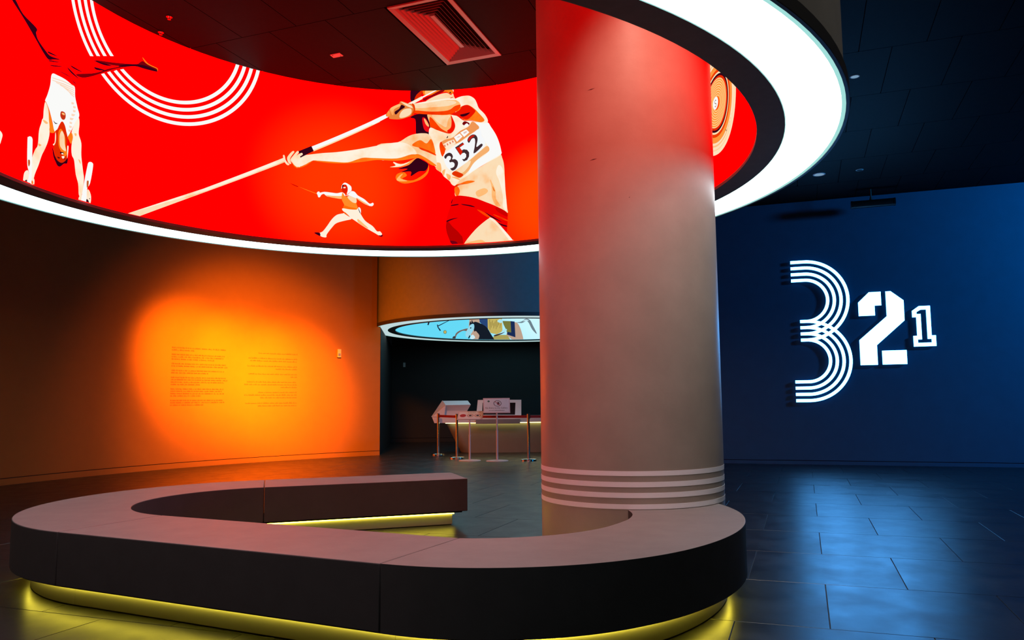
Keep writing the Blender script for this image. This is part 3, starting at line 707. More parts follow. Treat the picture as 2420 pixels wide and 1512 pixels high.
p.poly((225, 30, 0), FC, [(1200, 300), (1270, 290), (1305, 380), (1285, 440), (1245, 462), (1205, 430), (1188, 380)])
p.poly(WHITE, FC, [(1182, 372), (1198, 300), (1245, 256), (1310, 280), (1370, 332), (1376, 405), (1350, 430), (1290, 480), (1305, 400), (1300, 340), (1270, 296), (1215, 298), (1200, 350)])
p.poly(MAR, FC, [(1200, 305), (1225, 300), (1212, 350), (1198, 370)]); p.poly(CREAM, FC, [(1222, 342), (1262, 340), (1258, 360), (1226, 360)])
p.poly((255, 240, 218), FC, [(1210, 745), (1340, 765), (1470, 770), (1502, 745), (1550, 850), (1640, 985), (1780, 1085), (1862, 1182), (1920, 1185), (1960, 1240), (1905, 1262), (1830, 1222), (1690, 1142), (1560, 1062), (1395, 950), (1358, 958), (1230, 985), (1085, 1030), (1000, 1115), (905, 1240), (892, 1297), (800, 1282), (760, 1222), (830, 1182), (915, 1075), (1000, 955), (1100, 868), (1240, 832), (1202, 780)])
p.poly(ORA, FC, [(1245, 815), (1300, 860), (1345, 910), (1290, 880), (1235, 840)])
p.poly(PEACH, FC, [(1500, 950), (1620, 1050), (1700, 1130), (1600, 1085), (1500, 1010)])
p.poly(MAR, FC, [(665, 1215), (695, 1203), (770, 1212), (778, 1272), (720, 1250)]); p.poly(MAR, FC, [(1895, 1258), (1935, 1262), (1975, 1245), (1962, 1285), (1915, 1280)])
p.poly(WHITE, FC, [(1510, 725), (1545, 745), (1556, 795), (1548, 848), (1515, 800)]); p.poly(MAR, FC, [(1502, 735), (1530, 790), (1548, 845), (1525, 815)])
p.obj('fencer_print', screen, 'small fencer in white lunging to the left')

# --- discus
p = newprint()
DU, DZ = 4.197, 3.850
p.ring(MAR, DU, DZ - 0.012, 0.30, 0.466, 200, 300, 40)
for r0, r1, c in ((0.35, 0.4575, (255, 226, 188)), (0.37, 0.385, (255, 190, 130)), (0.41, 0.42, (255, 205, 150)), (0.30, 0.35, (255, 150, 60)), (0.27, 0.30, (240, 60, 0)), (0.255, 0.272, (255, 225, 180)), (0.236, 0.256, MAR), (0.216, 0.237, (225, 40, 0))):
    p.ring(c, DU, DZ - 0.02, r0, r1)
for k in range(16):
    p.ring((255, 205, 140) if k % 2 else (255, 150, 50), DU, DZ - 0.02, 0.055 + k * 0.0101, 0.0655 + k * 0.0101)
p.ring(WHITE, DU - 0.02, DZ - 0.012, 0.0, 0.056, n=40)
p.ring((120, 60, 40), DU - 0.02, DZ + 0.0, 0.012, 0.018, 20, 270, 16); p.ring((120, 60, 40), DU - 0.02, DZ - 0.03, 0.012, 0.018, -160, 90, 16)
p.obj('discus_print', screen, 'spinning wooden discus with concentric rings')
p = newprint()
p.flat((150, 0, 0), [(4.791, ZS0), (4.794, ZS0), (4.794, ZS1), (4.791, ZS1)])
p.obj('screen_seam', screen, 'thin dark vertical joint')

# far drum over the desk
S2 = screen_material('pale_blue_backlit_screen', lin((96, 205, 232)), [((DC[0] + 1.0, DC[1] + 2.8, 4.0), 2.6, lin((196, 236, 246)), 0.95)], 1.15)
far, fscreen = halo_drum(DC, 'far ceiling drum with pale blue screen above the reception desk', S2, 20.0, glow('far_halo_light_panel', (0.62, 0.80, 0.82), 0.85))
fscreen['label'] = 'curved pale blue backlit screen with a horse picture'
H6 = (900, 730, 0.161157)
p = Print(DC, R_IN, ZS0, ZS1)
NAVY = (22, 30, 52); BEI = (188, 160, 140); SKY = (150, 215, 235); OLV = (120, 122, 60); YEL = (196, 178, 96); GRY = (110, 130, 140)
p.poly(NAVY, H6, [(680, 232), (700, 178), (722, 176), (700, 238)], False)
p.obj('mallet_print', fscreen, 'head of a second mallet')
p = Print(DC, R_IN, ZS0, ZS1)
p.poly(NAVY, H6, [(836, 244), (1022, 155), (1026, 160), (842, 256)], False)
p.poly(NAVY, H6, [(822, 230), (836, 227), (842, 262), (882, 312), (866, 324), (830, 268)], False)
p.obj('mallet_print', fscreen, 'dark polo mallet')
p = Print(DC, R_IN, ZS0, ZS1)
p.poly((60, 70, 70), H6, [(917, 337), (924, 318), (941, 312), (958, 318), (965, 338), (958, 358), (941, 364), (924, 357)])
p.poly(YEL, H6, [(922, 337), (928, 322), (941, 317), (954, 322), (960, 338), (954, 354), (941, 359), (928, 353)])
p.obj('ball_print', fscreen, 'round yellow ball')
p = Print(DC, R_IN, ZS0, ZS1)
p.poly((120, 98, 90), H6, [(1052, 450), (1056, 408), (1085, 395), (1100, 360), (1150, 320), (1250, 288), (1290, 290), (1275, 325), (1200, 320), (1120, 370), (1092, 432)])
p.poly((60, 60, 66), H6, [(1052, 452), (1056, 408), (1088, 400), (1094, 435)])
p.poly(BEI, H6, [(1285, 290), (1300, 150), (1325, 110), (1440, 110), (1450, 200), (1440, 330), (1450, 470), (1350, 470), (1330, 400)], False)
p.poly(BEI, H6, [(1840, 380), (1900, 250), (1965, 195), (2015, 220), (2062, 330), (2085, 475), (1960, 475), (1880, 410)])
p.poly((40, 70, 120), H6, [(1438, 105), (1568, 105), (1572, 310), (1530, 265), (1450, 195)], False)
p.poly(YEL, H6, [(1565, 105), (1775, 105), (1785, 330), (1700, 372), (1610, 352), (1568, 280)], False)
for i in range(9):
    p.poly((150, 132, 66), H6, [(1590 + 20 * i, 160 + (i * 37) % 60), (1600 + 20 * i, 150 + (i * 37) % 60), (1606 + 18 * i, 300 - (i * 29) % 70), (1598 + 18 * i, 305 - (i * 29) % 70)], False)
p.poly((170, 160, 90), H6, [(1640, 420), (1700, 385), (1800, 380), (1860, 392), (1885, 475), (1650, 475)])
p.poly((20, 28, 40), H6, [(1365, 195), (1430, 200), (1540, 258), (1612, 365), (1655, 475), (1440, 475), (1445, 390), (1400, 330), (1368, 290)])
p.poly((20, 28, 40), H6, [(1300, 215), (1315, 178), (1325, 205), (1335, 158), (1352, 195), (1385, 200), (1398, 300), (1370, 330), (1350, 260), (1310, 300)])
p.poly(SKY, H6, [(1318, 228), (1362, 222), (1366, 290), (1320, 370), (1300, 400), (1262, 415), (1240, 385), (1252, 330), (1290, 265)])
p.poly((20, 28, 40), H6, [(1308, 275), (1322, 268), (1326, 282), (1312, 288)]); p.poly((20, 28, 40), H6, [(1280, 425), (1300, 385), (1310, 400), (1292, 432)])
p.poly((200, 235, 245), H6, [(1310, 420), (1345, 375), (1382, 420), (1330, 446)])
p.poly(OLV, H6, [(1782, 175), (1905, 178), (1912, 350), (1860, 372), (1830, 290), (1800, 230)], False)
p.poly((24, 44, 86), H6, [(1902, 178), (1962, 184), (1974, 415), (1850, 375), (1858, 335), (1912, 345)], False)
for a in ([(1708, 180), (1740, 150), (1780, 160), (1785, 192), (1750, 205)], [(1770, 325), (1830, 292), (1850, 310), (1800, 345)]): p.poly((170, 228, 240), H6, a)
p.poly((60, 40, 40), H6, [(1660, 385), (1780, 350), (1820, 335), (1780, 362), (1680, 400)])
p.poly(GRY, H6, [(1990, 198), (2060, 185), (2130, 142), (2190, 165), (2230, 240), (2290, 365), (2220, 300), (2150, 180), (2070, 205)])
p.poly((200, 235, 245), H6, [(2080, 180), (2130, 155), (2170, 170), (2150, 176)])
p.obj('horse_rider_print', fscreen, 'rider on a dark horse with mallets and a ball')

# ------------------------------------------------------------------ column
M_COLUMN = mat('polished_concrete', (0.36, 0.315, 0.26), 0.40, noise=0.08, nscale=3.2, bump=0.12, rvar=0.06)
M_STRIPE = mat('white_band_paint', (0.94, 0.93, 0.95), 0.5)
colm = tag(empty('column', (PC[0], PC[1], 0)), 'round concrete column with four white bands, rising through the glowing ring', 'column')
MB().lathe([(0.0, 0.0), (PR, 0.0), (PR, Z_CEIL - 0.002), (0.0, Z_CEIL - 0.002)], PC, 128).obj('shaft', M_COLUMN, colm, True)
for z0, z1 in ((0.464, 0.4978), (0.540, 0.575), (0.613, 0.6485), (0.6895, 0.7227)):
    MB().lathe([(PR + 0.0003, z0), (PR + 0.002, z0), (PR + 0.002, z1), (PR + 0.0003, z1)], PC, 128).obj('white_band', M_STRIPE, colm, True)
for (x0, y0, x1, y1) in ((1388, 214, 1406, 208), (1394, 379, 1411, 374), (1486, 467, 1489, 465)):
    pts = []
    for (x, y) in ((x0, y0), ((x0 + x1) / 2, (y0 + y1) / 2 - 1), (x1, y1), ((x0 + x1) / 2, (y0 + y1) / 2 + 1.2)):
        d = ray(x, y); a = d.x ** 2 + d.y ** 2; b = -(d.x * PC[0] + d.y * PC[1]); k = PC[0] ** 2 + PC[1] ** 2 - (PR + 0.0008) ** 2
        t = (-b - math.sqrt(b * b - a * k)) / a; pts.append(CAM + d * t)
    mk('scuff_mark', pts, [(0, 1, 2, 3)], mat('dark_scuff', (0.08, 0.05, 0.045), 0.8), colm)

# ------------------------------------------------------------------ bench
K = 0.9867
HB, ZF = 0.46, 0.144
CL = Vector((-2.15, 6.224)) * K; CR = Vector((-0.07, 5.04)) * K
ROL, ROR, BW = 1.68 * K, 1.5 * K, 0.735 * K
NN = Vector((0.4281, 0.9037)); MM = Vector((-0.3201, 0.9474)); EE = Vector((0.9474, 0.3201))
A_N = math.atan2(-NN.y, -NN.x); A_M = math.atan2(MM.y, MM.x)
END = 1.885 * K
T_OUT = [(-130, 1.5), (-115.35, 1.5), (-104, 1.494), (-93, 1.479), (-77, 1.452), (-60, 1.415), (-44, 1.385), (-32, 1.380), (-20, 1.396), (-8, 1.430), (1, 1.467), (10, 1.510), (19, 1.556), (30, 1.625), (42, 1.71), (54, 1.80), (66, 1.9)]
T_IN = [(-130, 0.765), (-115.35, 0.765), (-104, 0.729), (-93, 0.696), (-78, 0.664), (-54, 0.640), (-30, 0.644), (-16, 0.668), (-8, 0.695), (1, 0.728), (10, 0.766), (19, 0.802), (30, 0.85), (42, 0.90), (54, 0.95), (66, 1.0)]
def table(tb, a):
    for k in range(1, len(tb) - 2):
        if a <= tb[k + 1][0] or k == len(tb) - 3:
            (x0, y0), (x1, y1), (x2, y2), (x3, y3) = tb[k - 1:k + 3]
            t = (a - x1) / (x2 - x1); m1 = (y2 - y0) / (x2 - x0) * (x2 - x1); m2 = (y3 - y1) / (x3 - x1) * (x2 - x1)
            return (2 * t ** 3 - 3 * t * t + 1) * y1 + (t ** 3 - 2 * t * t + t) * m1 + (-2 * t ** 3 + 3 * t * t) * y2 + (t ** 3 - t * t) * m2
def bench_stations(seg, inset, end_inset=None):
    """outer and inner edge points of one length of the bench"""
    o, i = [], []
    if seg == 'far':
        for k in range(9):
            a = CL.dot(EE) + (END - (inset if end_inset is None else end_inset) - CL.dot(EE)) * k / 8
            base = EE * a
            o.append(base + MM * (CL.dot(MM) + ROL - inset)); i.append(base + MM * (CL.dot(MM) + ROL - BW + inset))
        return o, i
    if seg == 'near':
        t = Vector((NN.y, -NN.x)); a0, a1 = CL.dot(t), CR.dot(t); b0 = CL.dot(NN) - ROL; b1 = CR.dot(NN) - ROR
        for k in range(9):
            f = k / 8; base = t * (a0 + (a1 - a0) * f); b = b0 + (b1 - b0) * f
            o.append(base + NN * (b + inset)); i.append(base + NN * (b + BW - inset))
        return o, i
    if seg == 'left': c, R, a0, a1, n = CL, ROL, A_M, A_N + 2 * math.pi, 56
    else: c, R, a0, a1, n = CR, ROR, A_N, math.radians(52), 64
    for k in range(n + 1):
        a = a0 + (a1 - a0) * k / n; d = Vector((math.cos(a), math.sin(a)))
        if seg == 'right':
            o.append(c + d * (table(T_OUT, math.degrees(a)) * K - inset)); i.append(c + d * (table(T_IN, math.degrees(a)) * K + inset))
        else:
            o.append(c + d * (R - inset)); i.append(c + d * (R - BW + inset))
    return o, i
def bench_solid(seg, inset, z0, z1, gap0=0.0, gap1=0.0):
    o, i = bench_stations(seg, inset)
    if gap0:
        for L in (o, i): L[0] = L[0] + (L[1] - L[0]).normalized() * gap0
    if gap1:
        for L in (o, i): L[-1] = L[-1] + (L[-2] - L[-1]).normalized() * gap1
    n = len(o); v = []; f = []
    for k in range(n): v += [(o[k].x, o[k].y, z0), (i[k].x, i[k].y, z0), (i[k].x, i[k].y, z1), (o[k].x, o[k].y, z1)]
    for k in range(n - 1): f += [(k * 4 + p_, k * 4 + 4 + p_, k * 4 + 4 + (p_ + 1) % 4, k * 4 + (p_ + 1) % 4) for p_ in range(4)]
    f += [(0, 1, 2, 3), (n * 4 - 1, n * 4 - 2, n * 4 - 3, n * 4 - 4)]
    return v, f
bench = tag(empty('curved_bench', (CL.x, CL.y, 0)), 'long grey C-shaped bench wrapping the column, lit yellow underneath', 'bench')
cutter_me = bpy.data.meshes.new('cut'); bmc = bmesh.new()
bmesh.ops.create_cone(bmc, cap_ends=True, segments=128, radius1=PR + 0.003, radius2=PR + 0.003, depth=4.0); bmc.to_mesh(cutter_me); bmc.free()
cutter = link('cut', cutter_me); cutter.location = (PC[0], PC[1], 0)
def cut(o):
    md = o.modifiers.new('cut', 'BOOLEAN'); md.operation = 'DIFFERENCE'; md.object = cutter; md.solver = 'EXACT'
    bpy.context.view_layer.update()
    dg = bpy.context.evaluated_depsgraph_get(); me = bpy.data.meshes.new_from_object(o.evaluated_get(dg))
    o.modifiers.clear(); old = o.data; o.data = me
    return o
for seg in ('far', 'left', 'near', 'right'):
    g0 = 0.0 if seg == 'far' else 0.0025; g1 = 0.0025
    if seg == 'far': g0, g1 = 0.0025, 0.0
    if seg == 'right': g1 = 0.0
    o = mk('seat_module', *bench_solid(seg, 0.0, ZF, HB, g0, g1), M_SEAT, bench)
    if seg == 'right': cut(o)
    if len(o.data.materials) < 2: o.data.materials.append(M_SEAT_SHADE)
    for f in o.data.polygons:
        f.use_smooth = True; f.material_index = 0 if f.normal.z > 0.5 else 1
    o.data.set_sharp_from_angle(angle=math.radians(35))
    bevel(o, 0.006, 2)
    o2 = mk('underside_panel', *bench_solid(seg, 0.045, ZF - 0.016, ZF - 0.001), M_VOID, bench)
    o3 = mk('plinth', *bench_solid(seg, 0.125, 0.008, ZF - 0.018, 0.001, 0.001), M_PLINTH, bench)
    o4 = mk('plinth_gap', *bench_solid(seg, 0.135, 0.0, 0.008), M_VOID, bench)
    for q in (o2, o3, o4):
        if seg == 'right': cut(q)
        for f in q.data.polygons: f.use_smooth = True
        q.data.set_sharp_from_angle(angle=math.radians(35))
    # light strips along both edges of the plinth
    for side in (0, 1):
        a = bench_stations(seg, 0.110)[side]; b = bench_stations(seg, 0.1245)[side]
        n = len(a); v = []; f = []
        for k in range(n): v += [(a[k].x, a[k].y, 0.108), (b[k].x, b[k].y, 0.108), (b[k].x, b[k].y, 0.118), (a[k].x, a[k].y, 0.118)]
        for k in range(n - 1): f += [(k * 4 + p_, k * 4 + 4 + p_, k * 4 + 4 + (p_ + 1) % 4, k * 4 + (p_ + 1) % 4) for p_ in range(4)]
        f += [(0, 1, 2, 3), (n * 4 - 1, n * 4 - 2, n * 4 - 3, n * 4 - 4)]
        o5 = mk('light_strip', v, f, M_LED, bench)
        if seg == 'right': cut(o5)
bpy.data.objects.remove(cutter)

# ------------------------------------------------------------------ numeral sign on the blue wall
M_SIGN = glow('sign_face', (1.05, 5.2, 13.0), SIGN_L)
M_SIDE = glow('sign_side', (0.02, 0.30, 0.75), 0.7 * SIGN_L)
sx, sy, _ = bwall(6.5, 0)
sign = tag(empty('numeral_sign', (sx, sy, 1.1)), 'glowing white 3 2 1 numerals mounted on the blue wall', 'sign')
ST0, ST1 = 0.03, 0.075
def sign_poly(name, pts, parent):
    n = len(pts)
    v = [bwall(s, z, ST0) for s, z in pts] + [bwall(s, z, ST1) for s, z in pts]
    f = [tuple(range(n)), tuple(range(n, 2 * n))] + [(i, (i + 1) % n, n + (i + 1) % n, n + i) for i in range(n)]
    return mk(name, v, f, [M_SIDE, M_SIGN], parent, midx=[0, 1] + [0] * n)
def sign_band(name, path, w, parent):
    n = len(path); L, Rr = [], []
    for k in range(n):
        a = Vector(path[max(k - 1, 0)]); b = Vector(path[min(k + 1, n - 1)]); d = (b - a).normalized(); m = Vector((-d.y, d.x)) * (w / 2); c = Vector(path[k])
        L.append(c + m); Rr.append(c - m)
    v = []; f = []; mi = []
    for k in range(n): v += [bwall(L[k].x, L[k].y, ST0), bwall(Rr[k].x, Rr[k].y, ST0), bwall(Rr[k].x, Rr[k].y, ST1), bwall(L[k].x, L[k].y, ST1)]
    for k in range(n - 1):
        for p_ in range(4): f.append((k * 4 + p_, k * 4 + 4 + p_, k * 4 + 4 + (p_ + 1) % 4, k * 4 + (p_ + 1) % 4)); mi.append(1 if p_ == 2 else 0)
    f += [(0, 1, 2, 3), (n * 4 - 1, n * 4 - 2, n * 4 - 3, n * 4 - 4)]; mi += [0, 0]
    return mk(name, v, f, [M_SIDE, M_SIGN], parent, midx=mi)
def part_empty(name, parent, loc):
    o = empty(name, Vector(loc) - parent.location); o.parent = parent; return o
n3 = part_empty('numeral_three', sign, bwall(5.5, 1.1)); n2 = part_empty('numeral_two', sign, bwall(6.8, 1.8)); n1 = part_empty('numeral_one', sign, bwall(7.5, 2.1))
CS, CU_, CLo, PIT = 5.553, 3.063, 1.928, 0.117
for k in range(4):
    r = 0.392 + PIT * k
    for cz, up in ((CU_, True), (CLo, False)):
        path = [(5.313 if up else 5.443, cz + r)]
        path += [(CS + r * math.cos(a), cz + r * math.sin(a)) for a in [math.radians(90 - 180 * t / 40) for t in range(41)]]
        path += [(5.443 if up else 5.312, cz - r)]
        o = sign_band('stripe', path, 0.057, n3)
sign_poly('upper_piece', [(6.466, 2.979), (6.655, 3.162), (6.856, 3.162), (6.856, 2.910), (6.742, 2.910), (6.742, 2.728), (6.466, 2.728)], n2)
sign_poly('diagonal_piece', [(6.935, 3.162), (7.022, 3.162), (7.229, 2.983), (7.227, 2.616), (6.747, 2.181), (6.747, 1.822), (6.455, 1.822), (6.455, 2.282), (6.935, 2.705)], n2)
sign_poly('foot_piece', [(6.826, 2.077), (7.233, 2.077), (7.233, 1.824), (6.826, 1.824)], n2)
outl = [(7.354, 2.782), (7.470, 2.864), (7.653, 2.864), (7.653, 2.327), (7.720, 2.327), (7.720, 2.134), (7.354, 2.134), (7.354, 2.328), (7.418, 2.328), (7.418, 2.664), (7.354, 2.664)]
inl = [(7.428, 2.757), (7.494, 2.797), (7.584, 2.797), (7.584, 2.264), (7.648, 2.264), (7.648, 2.200), (7.427, 2.200), (7.427, 2.260), (7.494, 2.260), (7.494, 2.722), (7.428, 2.722)]
n = len(outl); v = []; f = []; mi = []
for off in (ST0, ST1): v += [bwall(s, z, off) for s, z in outl] + [bwall(s, z, off) for s, z in inl]
for i in range(n):
    j = (i + 1) % n
    f += [(i, j, n + j, n + i), (2 * n + i, 2 * n + j, 3 * n + j, 3 * n + i), (i, j, 2 * n + j, 2 * n + i), (n + i, n + j, 3 * n + j, 3 * n + i)]; mi += [0, 1, 0, 0]
mk('outline', v, f, [M_SIDE, M_SIGN], n1, midx=mi)

# ------------------------------------------------------------------ wall texts, switches
M_INK = mat('brown_wall_lettering', (0.085, 0.012, 0.002), 0.7)
def wall_text(name, label, lines, right):
    rnd = random.Random(5 if right else 3)
    v = []; f = []
    def quad(s0, s1, z0, z1):
        k = len(v); rr = OR_ - 0.001
        v.extend([owall(s0, z0, rr), owall(s1, z0, rr), owall(s1, z1, rr), owall(s0, z1, rr)]); f.append((k, k + 1, k + 2, k + 3))
    for z, s0, s1 in lines:
        s = s0
        while s < s1 - 0.01:
            wl_ = min(rnd.randint(2, 9) * 0.0155, s1 - s); e = s + wl_
            if right:
                quad(s, e, z - 0.002, z + 0.004)
                while s < e - 0.008:
                    h = rnd.choice((0.009, 0.012, 0.024, 0.006)); quad(s, s + 0.004, z, z + h)
                    if rnd.random() < 0.3: quad(s + 0.004, s + 0.007, z - 0.008, z - 0.005)
                    if rnd.random() < 0.2: quad(s + 0.004, s + 0.008, z + 0.012, z + 0.015)
                    s += 0.0125
            else:
                while s < e - 0.008:
                    t = rnd.random(); h = 0.029 if t < 0.25 else 0.020
                    quad(s, s + 0.0045, z if t < 0.9 else z - 0.008, z + h)
                    if t < 0.7: quad(s + 0.008, s + 0.0122, z, z + 0.020)
                    if 0.2 < t < 0.8: quad(s + 0.0045, s + 0.008, z + 0.016, z + 0.020)
                    if t < 0.5 or t > 0.8: quad(s + 0.0045, s + 0.009, z, z + 0.004)
                    s += 0.0155
            s = e + 0.012
    c = Vector(owall(lines[0][1], lines[-1][0]))
    tag(mk(name, v, f, M_INK), label, 'wall text')
el = [(155, 1105), (195, 565), (270, 1090), (310, 1072), (350, 915), (425, 1105), (465, 1125), (540, 1072), (580, 800), (657, 1108), (695, 1135), (735, 1085), (775, 665), (850, 1065), (888, 1045), (928, 1083), (966, 690), (1043, 1070), (1080, 1095), (1120, 740)]
wall_text('wall_text', 'left-aligned English paragraphs lettered on the orange wall', [(2.345 - (y - 155) * 0.00117, -10.63, -10.63 + (x - 185) * 0.001283) for y, x in el], False)
al = [(270, 1635), (352, 1468), (393, 1500), (478, 1458), (520, 1925), (605, 1475), (648, 2180), (733, 1455), (775, 1412), (817, 2015), (900, 1640), (943, 1412), (985, 1680), (1072, 1435), (1115, 1640)]
wall_text('wall_text', 'right-aligned Arabic paragraphs lettered on the orange wall', [(2.322 - (y - 270) * 0.00134, -7.815 - (2290 - x) * 0.001385, -7.815) for y, x in al], True)

def wall_plate(name, label, s, z, w, h):
    root = tag(empty(name, owall(s, z)), label, 'wall device')
    def blk(nm, a0, a1, z0, z1, d0, d1, m):
        pts = [(a0, d0), (a1, d0), (a1, d1), (a0, d1)]
        mk(nm, *(lambda b: (b.v, b.f))(MB().prism([owall(a, z0, OR_ - d) for a, d in pts], [owall(a, z1, OR_ - d) for a, d in pts])), m, root)
    blk('housing', s - w / 2, s + w / 2, z - h / 2, z + h / 2, 0.001, 0.045, mat('cream_plastic', (0.6, 0.55, 0.3), 0.5))
    blk('sensor_window', s - w * 0.3, s + w * 0.3, z - h * 0.32, z - h * 0.02, 0.0455, 0.052, mat('grey_lens', (0.2, 0.2, 0.2), 0.3))
    return root
wall_plate('wall_sensor', 'small cream sensor box on the orange wall near the entrance', -6.82, 2.39, 0.085, 0.19)
sw = at_y(955.5, 862, 24.29)
r2 = tag(empty('wall_switch', (sw.x, 24.30, sw.z)), 'small pale switch plate on the dark wall behind the desk', 'switch')
MB().box(sw.x - 0.035, sw.x + 0.035, 24.285, 24.299, sw.z - 0.07, sw.z + 0.07).obj('plate', M_WHITE, r2)
MB().box(sw.x - 0.018, sw.x + 0.018, 24.279, 24.2845, sw.z - 0.03, sw.z + 0.03).obj('rocker', M_WHITE, r2)

# ------------------------------------------------------------------ ceiling fittings
def guv(u, v): p_ = GU * u + GV * v; return p_
vc = guv((VENT[0] + VENT[1]) / 2, (VENT[2] + VENT[3]) / 2)
vent = tag(empty('air_diffuser', (vc.x, vc.y, Z_CEIL)), 'rectangular louvred air diffuser in the ceiling inside the ring', 'air vent')
M_VENT = mat('diffuser_metal', (0.42, 0.40, 0.40), 0.4, metal=0.3)
def rect_ring(u0, u1, v0, v1, w, zo, zi, th):
    """sloping rectangular frame: outer edge at zo, inner edge at zi"""
    o = [(u0, v0), (u1, v0), (u1, v1), (u0, v1)]; i = [(u0 + w, v0 + w), (u1 - w, v0 + w), (u1 - w, v1 - w), (u0 + w, v1 - w)]
    P_ = lambda q, z: (*guv(*q), z)
    v = [P_(q, zo) for q in o] + [P_(q, zi) for q in i] + [P_(q, zo + th) for q in o] + [P_(q, zi + th) for q in i]
    f = []
    for k in range(4):
        j = (k + 1) % 4; f += [(k, j, 4 + j, 4 + k), (8 + k, 8 + j, 12 + j, 12 + k), (k, j, 8 + j, 8 + k), (4 + k, 4 + j, 12 + j, 12 + k)]
    return v, f
u0, u1, v0, v1 = VENT
mk('frame', *rect_ring(u0 + 0.004, u1 - 0.004, v0 + 0.004, v1 - 0.004, 0.05, Z_CEIL - 0.012, Z_CEIL - 0.004, 0.02), M_VENT, vent)
for k in range(6):
    d = 0.056 + k * 0.042
    mk('slat', *rect_ring(u0 + d, u1 - d, v0 + d, v1 - d, 0.039, Z_CEIL - 0.004, Z_CEIL + 0.040, 0.003), M_VENT, vent)
P_ = lambda u, v, z: (*guv(u, v), z)
d = 0.056 + 6 * 0.042
mk('core', *(lambda b: (b.v, b.f))(MB().prism([P_(u0 + d, v0 + d, Z_CEIL + 0.0), P_(u1 - d, v0 + d, Z_CEIL), P_(u1 - d, v1 - d, Z_CEIL), P_(u0 + d, v1 - d, Z_CEIL)], [P_(u0 + d, v0 + d, Z_CEIL + 0.02), P_(u1 - d, v0 + d, Z_CEIL + 0.02), P_(u1 - d, v1 - d, Z_CEIL + 0.02), P_(u0 + d, v1 - d, Z_CEIL + 0.02)])), M_VENT, vent)
mk('plenum', *(lambda b: (b.v, b.f))(MB().prism([P_(u0, v0, Z_CEIL + 0.06), P_(u1, v0, Z_CEIL + 0.06), P_(u1, v1, Z_CEIL + 0.06), P_(u0, v1, Z_CEIL + 0.06)], [P_(u0, v0, Z_CEIL + 0.1), P_(u1, v0, Z_CEIL + 0.1), P_(u1, v1, Z_CEIL + 0.1), P_(u0, v1, Z_CEIL + 0.1)])), M_VOID, vent)

pl = tag(empty('ceiling_plate', (-2.052, 7.95, Z_CEIL)), 'small pale blank plate on the ceiling beside the air diffuser', 'ceiling plate')
pa = [Vector((-2.121, 7.938)), Vector((-2.006, 7.895)), Vector((-1.983, 7.963)), Vector((-2.100, 8.006))]
mk('plate', *(lambda b: (b.v, b.f))(MB().prism([(a.x, a.y, Z_CEIL - 0.008) for a in pa], [(a.x, a.y, Z_CEIL - 0.0003) for a in pa])), mat('pale_plate', (0.8, 0.6, 0.58), 0.5), pl)
for a, b in ((0, 2), (2, 0)):
    c = pa[a].lerp(pa[b], 0.2); MB().cyl(c, 0.006, Z_CEIL - 0.011, Z_CEIL - 0.0082, 10).obj('screw', M_TRIM, pl)
def sprinkler(x, y, label):
    r = tag(empty('sprinkler_head', (x, y, Z_CEIL)), label, 'sprinkler', 'sprinkler heads inside the ring')
    MB().cyl((x, y), 0.028, Z_CEIL - 0.006, Z_CEIL - 0.0003, 20).obj('rosette', M_CHROME, r, True)
    MB().cyl((x, y), 0.008, Z_CEIL - 0.025, Z_CEIL - 0.006, 12).obj('stem', M_CHROME, r, True)
    MB().cyl((x, y), 0.016, Z_CEIL - 0.029, Z_CEIL - 0.025, 16).obj('deflector', M_CHROME, r, True)
sprinkler(-3.471, 7.095, 'chrome sprinkler head in the ceiling above the striped arcs')
sprinkler(-3.70, 7.40, 'sprinkler head close to the edge of the red screen')
def downlight(x, y, r, label, lens):
    o = tag(empty('downlight', (x, y, Z_CEIL)), label, 'downlight', 'recessed ceiling downlights')
    MB().lathe([(r * 0.8, Z_CEIL - 0.006), (r, Z_CEIL - 0.004), (r, Z_CEIL - 0.0003), (r * 0.8, Z_CEIL - 0.0003)], (x, y), 32).obj('trim_ring', M_WHITE, o, True)
    MB().cyl((x, y), r * 0.78, Z_CEIL - 0.004, Z_CEIL - 0.0003, 32).obj('lens', lens, o, True)
LENS = glow('downlight_lens', (0.30, 0.52, 0.75), 0.6)
downlight(3.886, 8.645, 0.055, 'pale round downlight beside the rim of the glowing ring', LENS)
downlight(4.947, 12.546, 0.100, 'larger downlight in the dark ceiling near the blue wall', LENS)
downlight(5.532, 12.317, 0.06, 'small unlit black downlight near the blue wall', M_BLACK)

# black bar projector hung before the blue wall
st = at_z(2057, 447, Z_CEIL)
pj = tag(empty('ceiling_projector', (st.x, st.y, Z_CEIL)), 'black tube-shaped projector hanging from the ceiling before the blue wall', 'projector')
YB = st.y
a = at_y(2011, 481, YB); b = at_y(2115, 480, YB); zc = (a.z + b.z) / 2; rad = 0.068
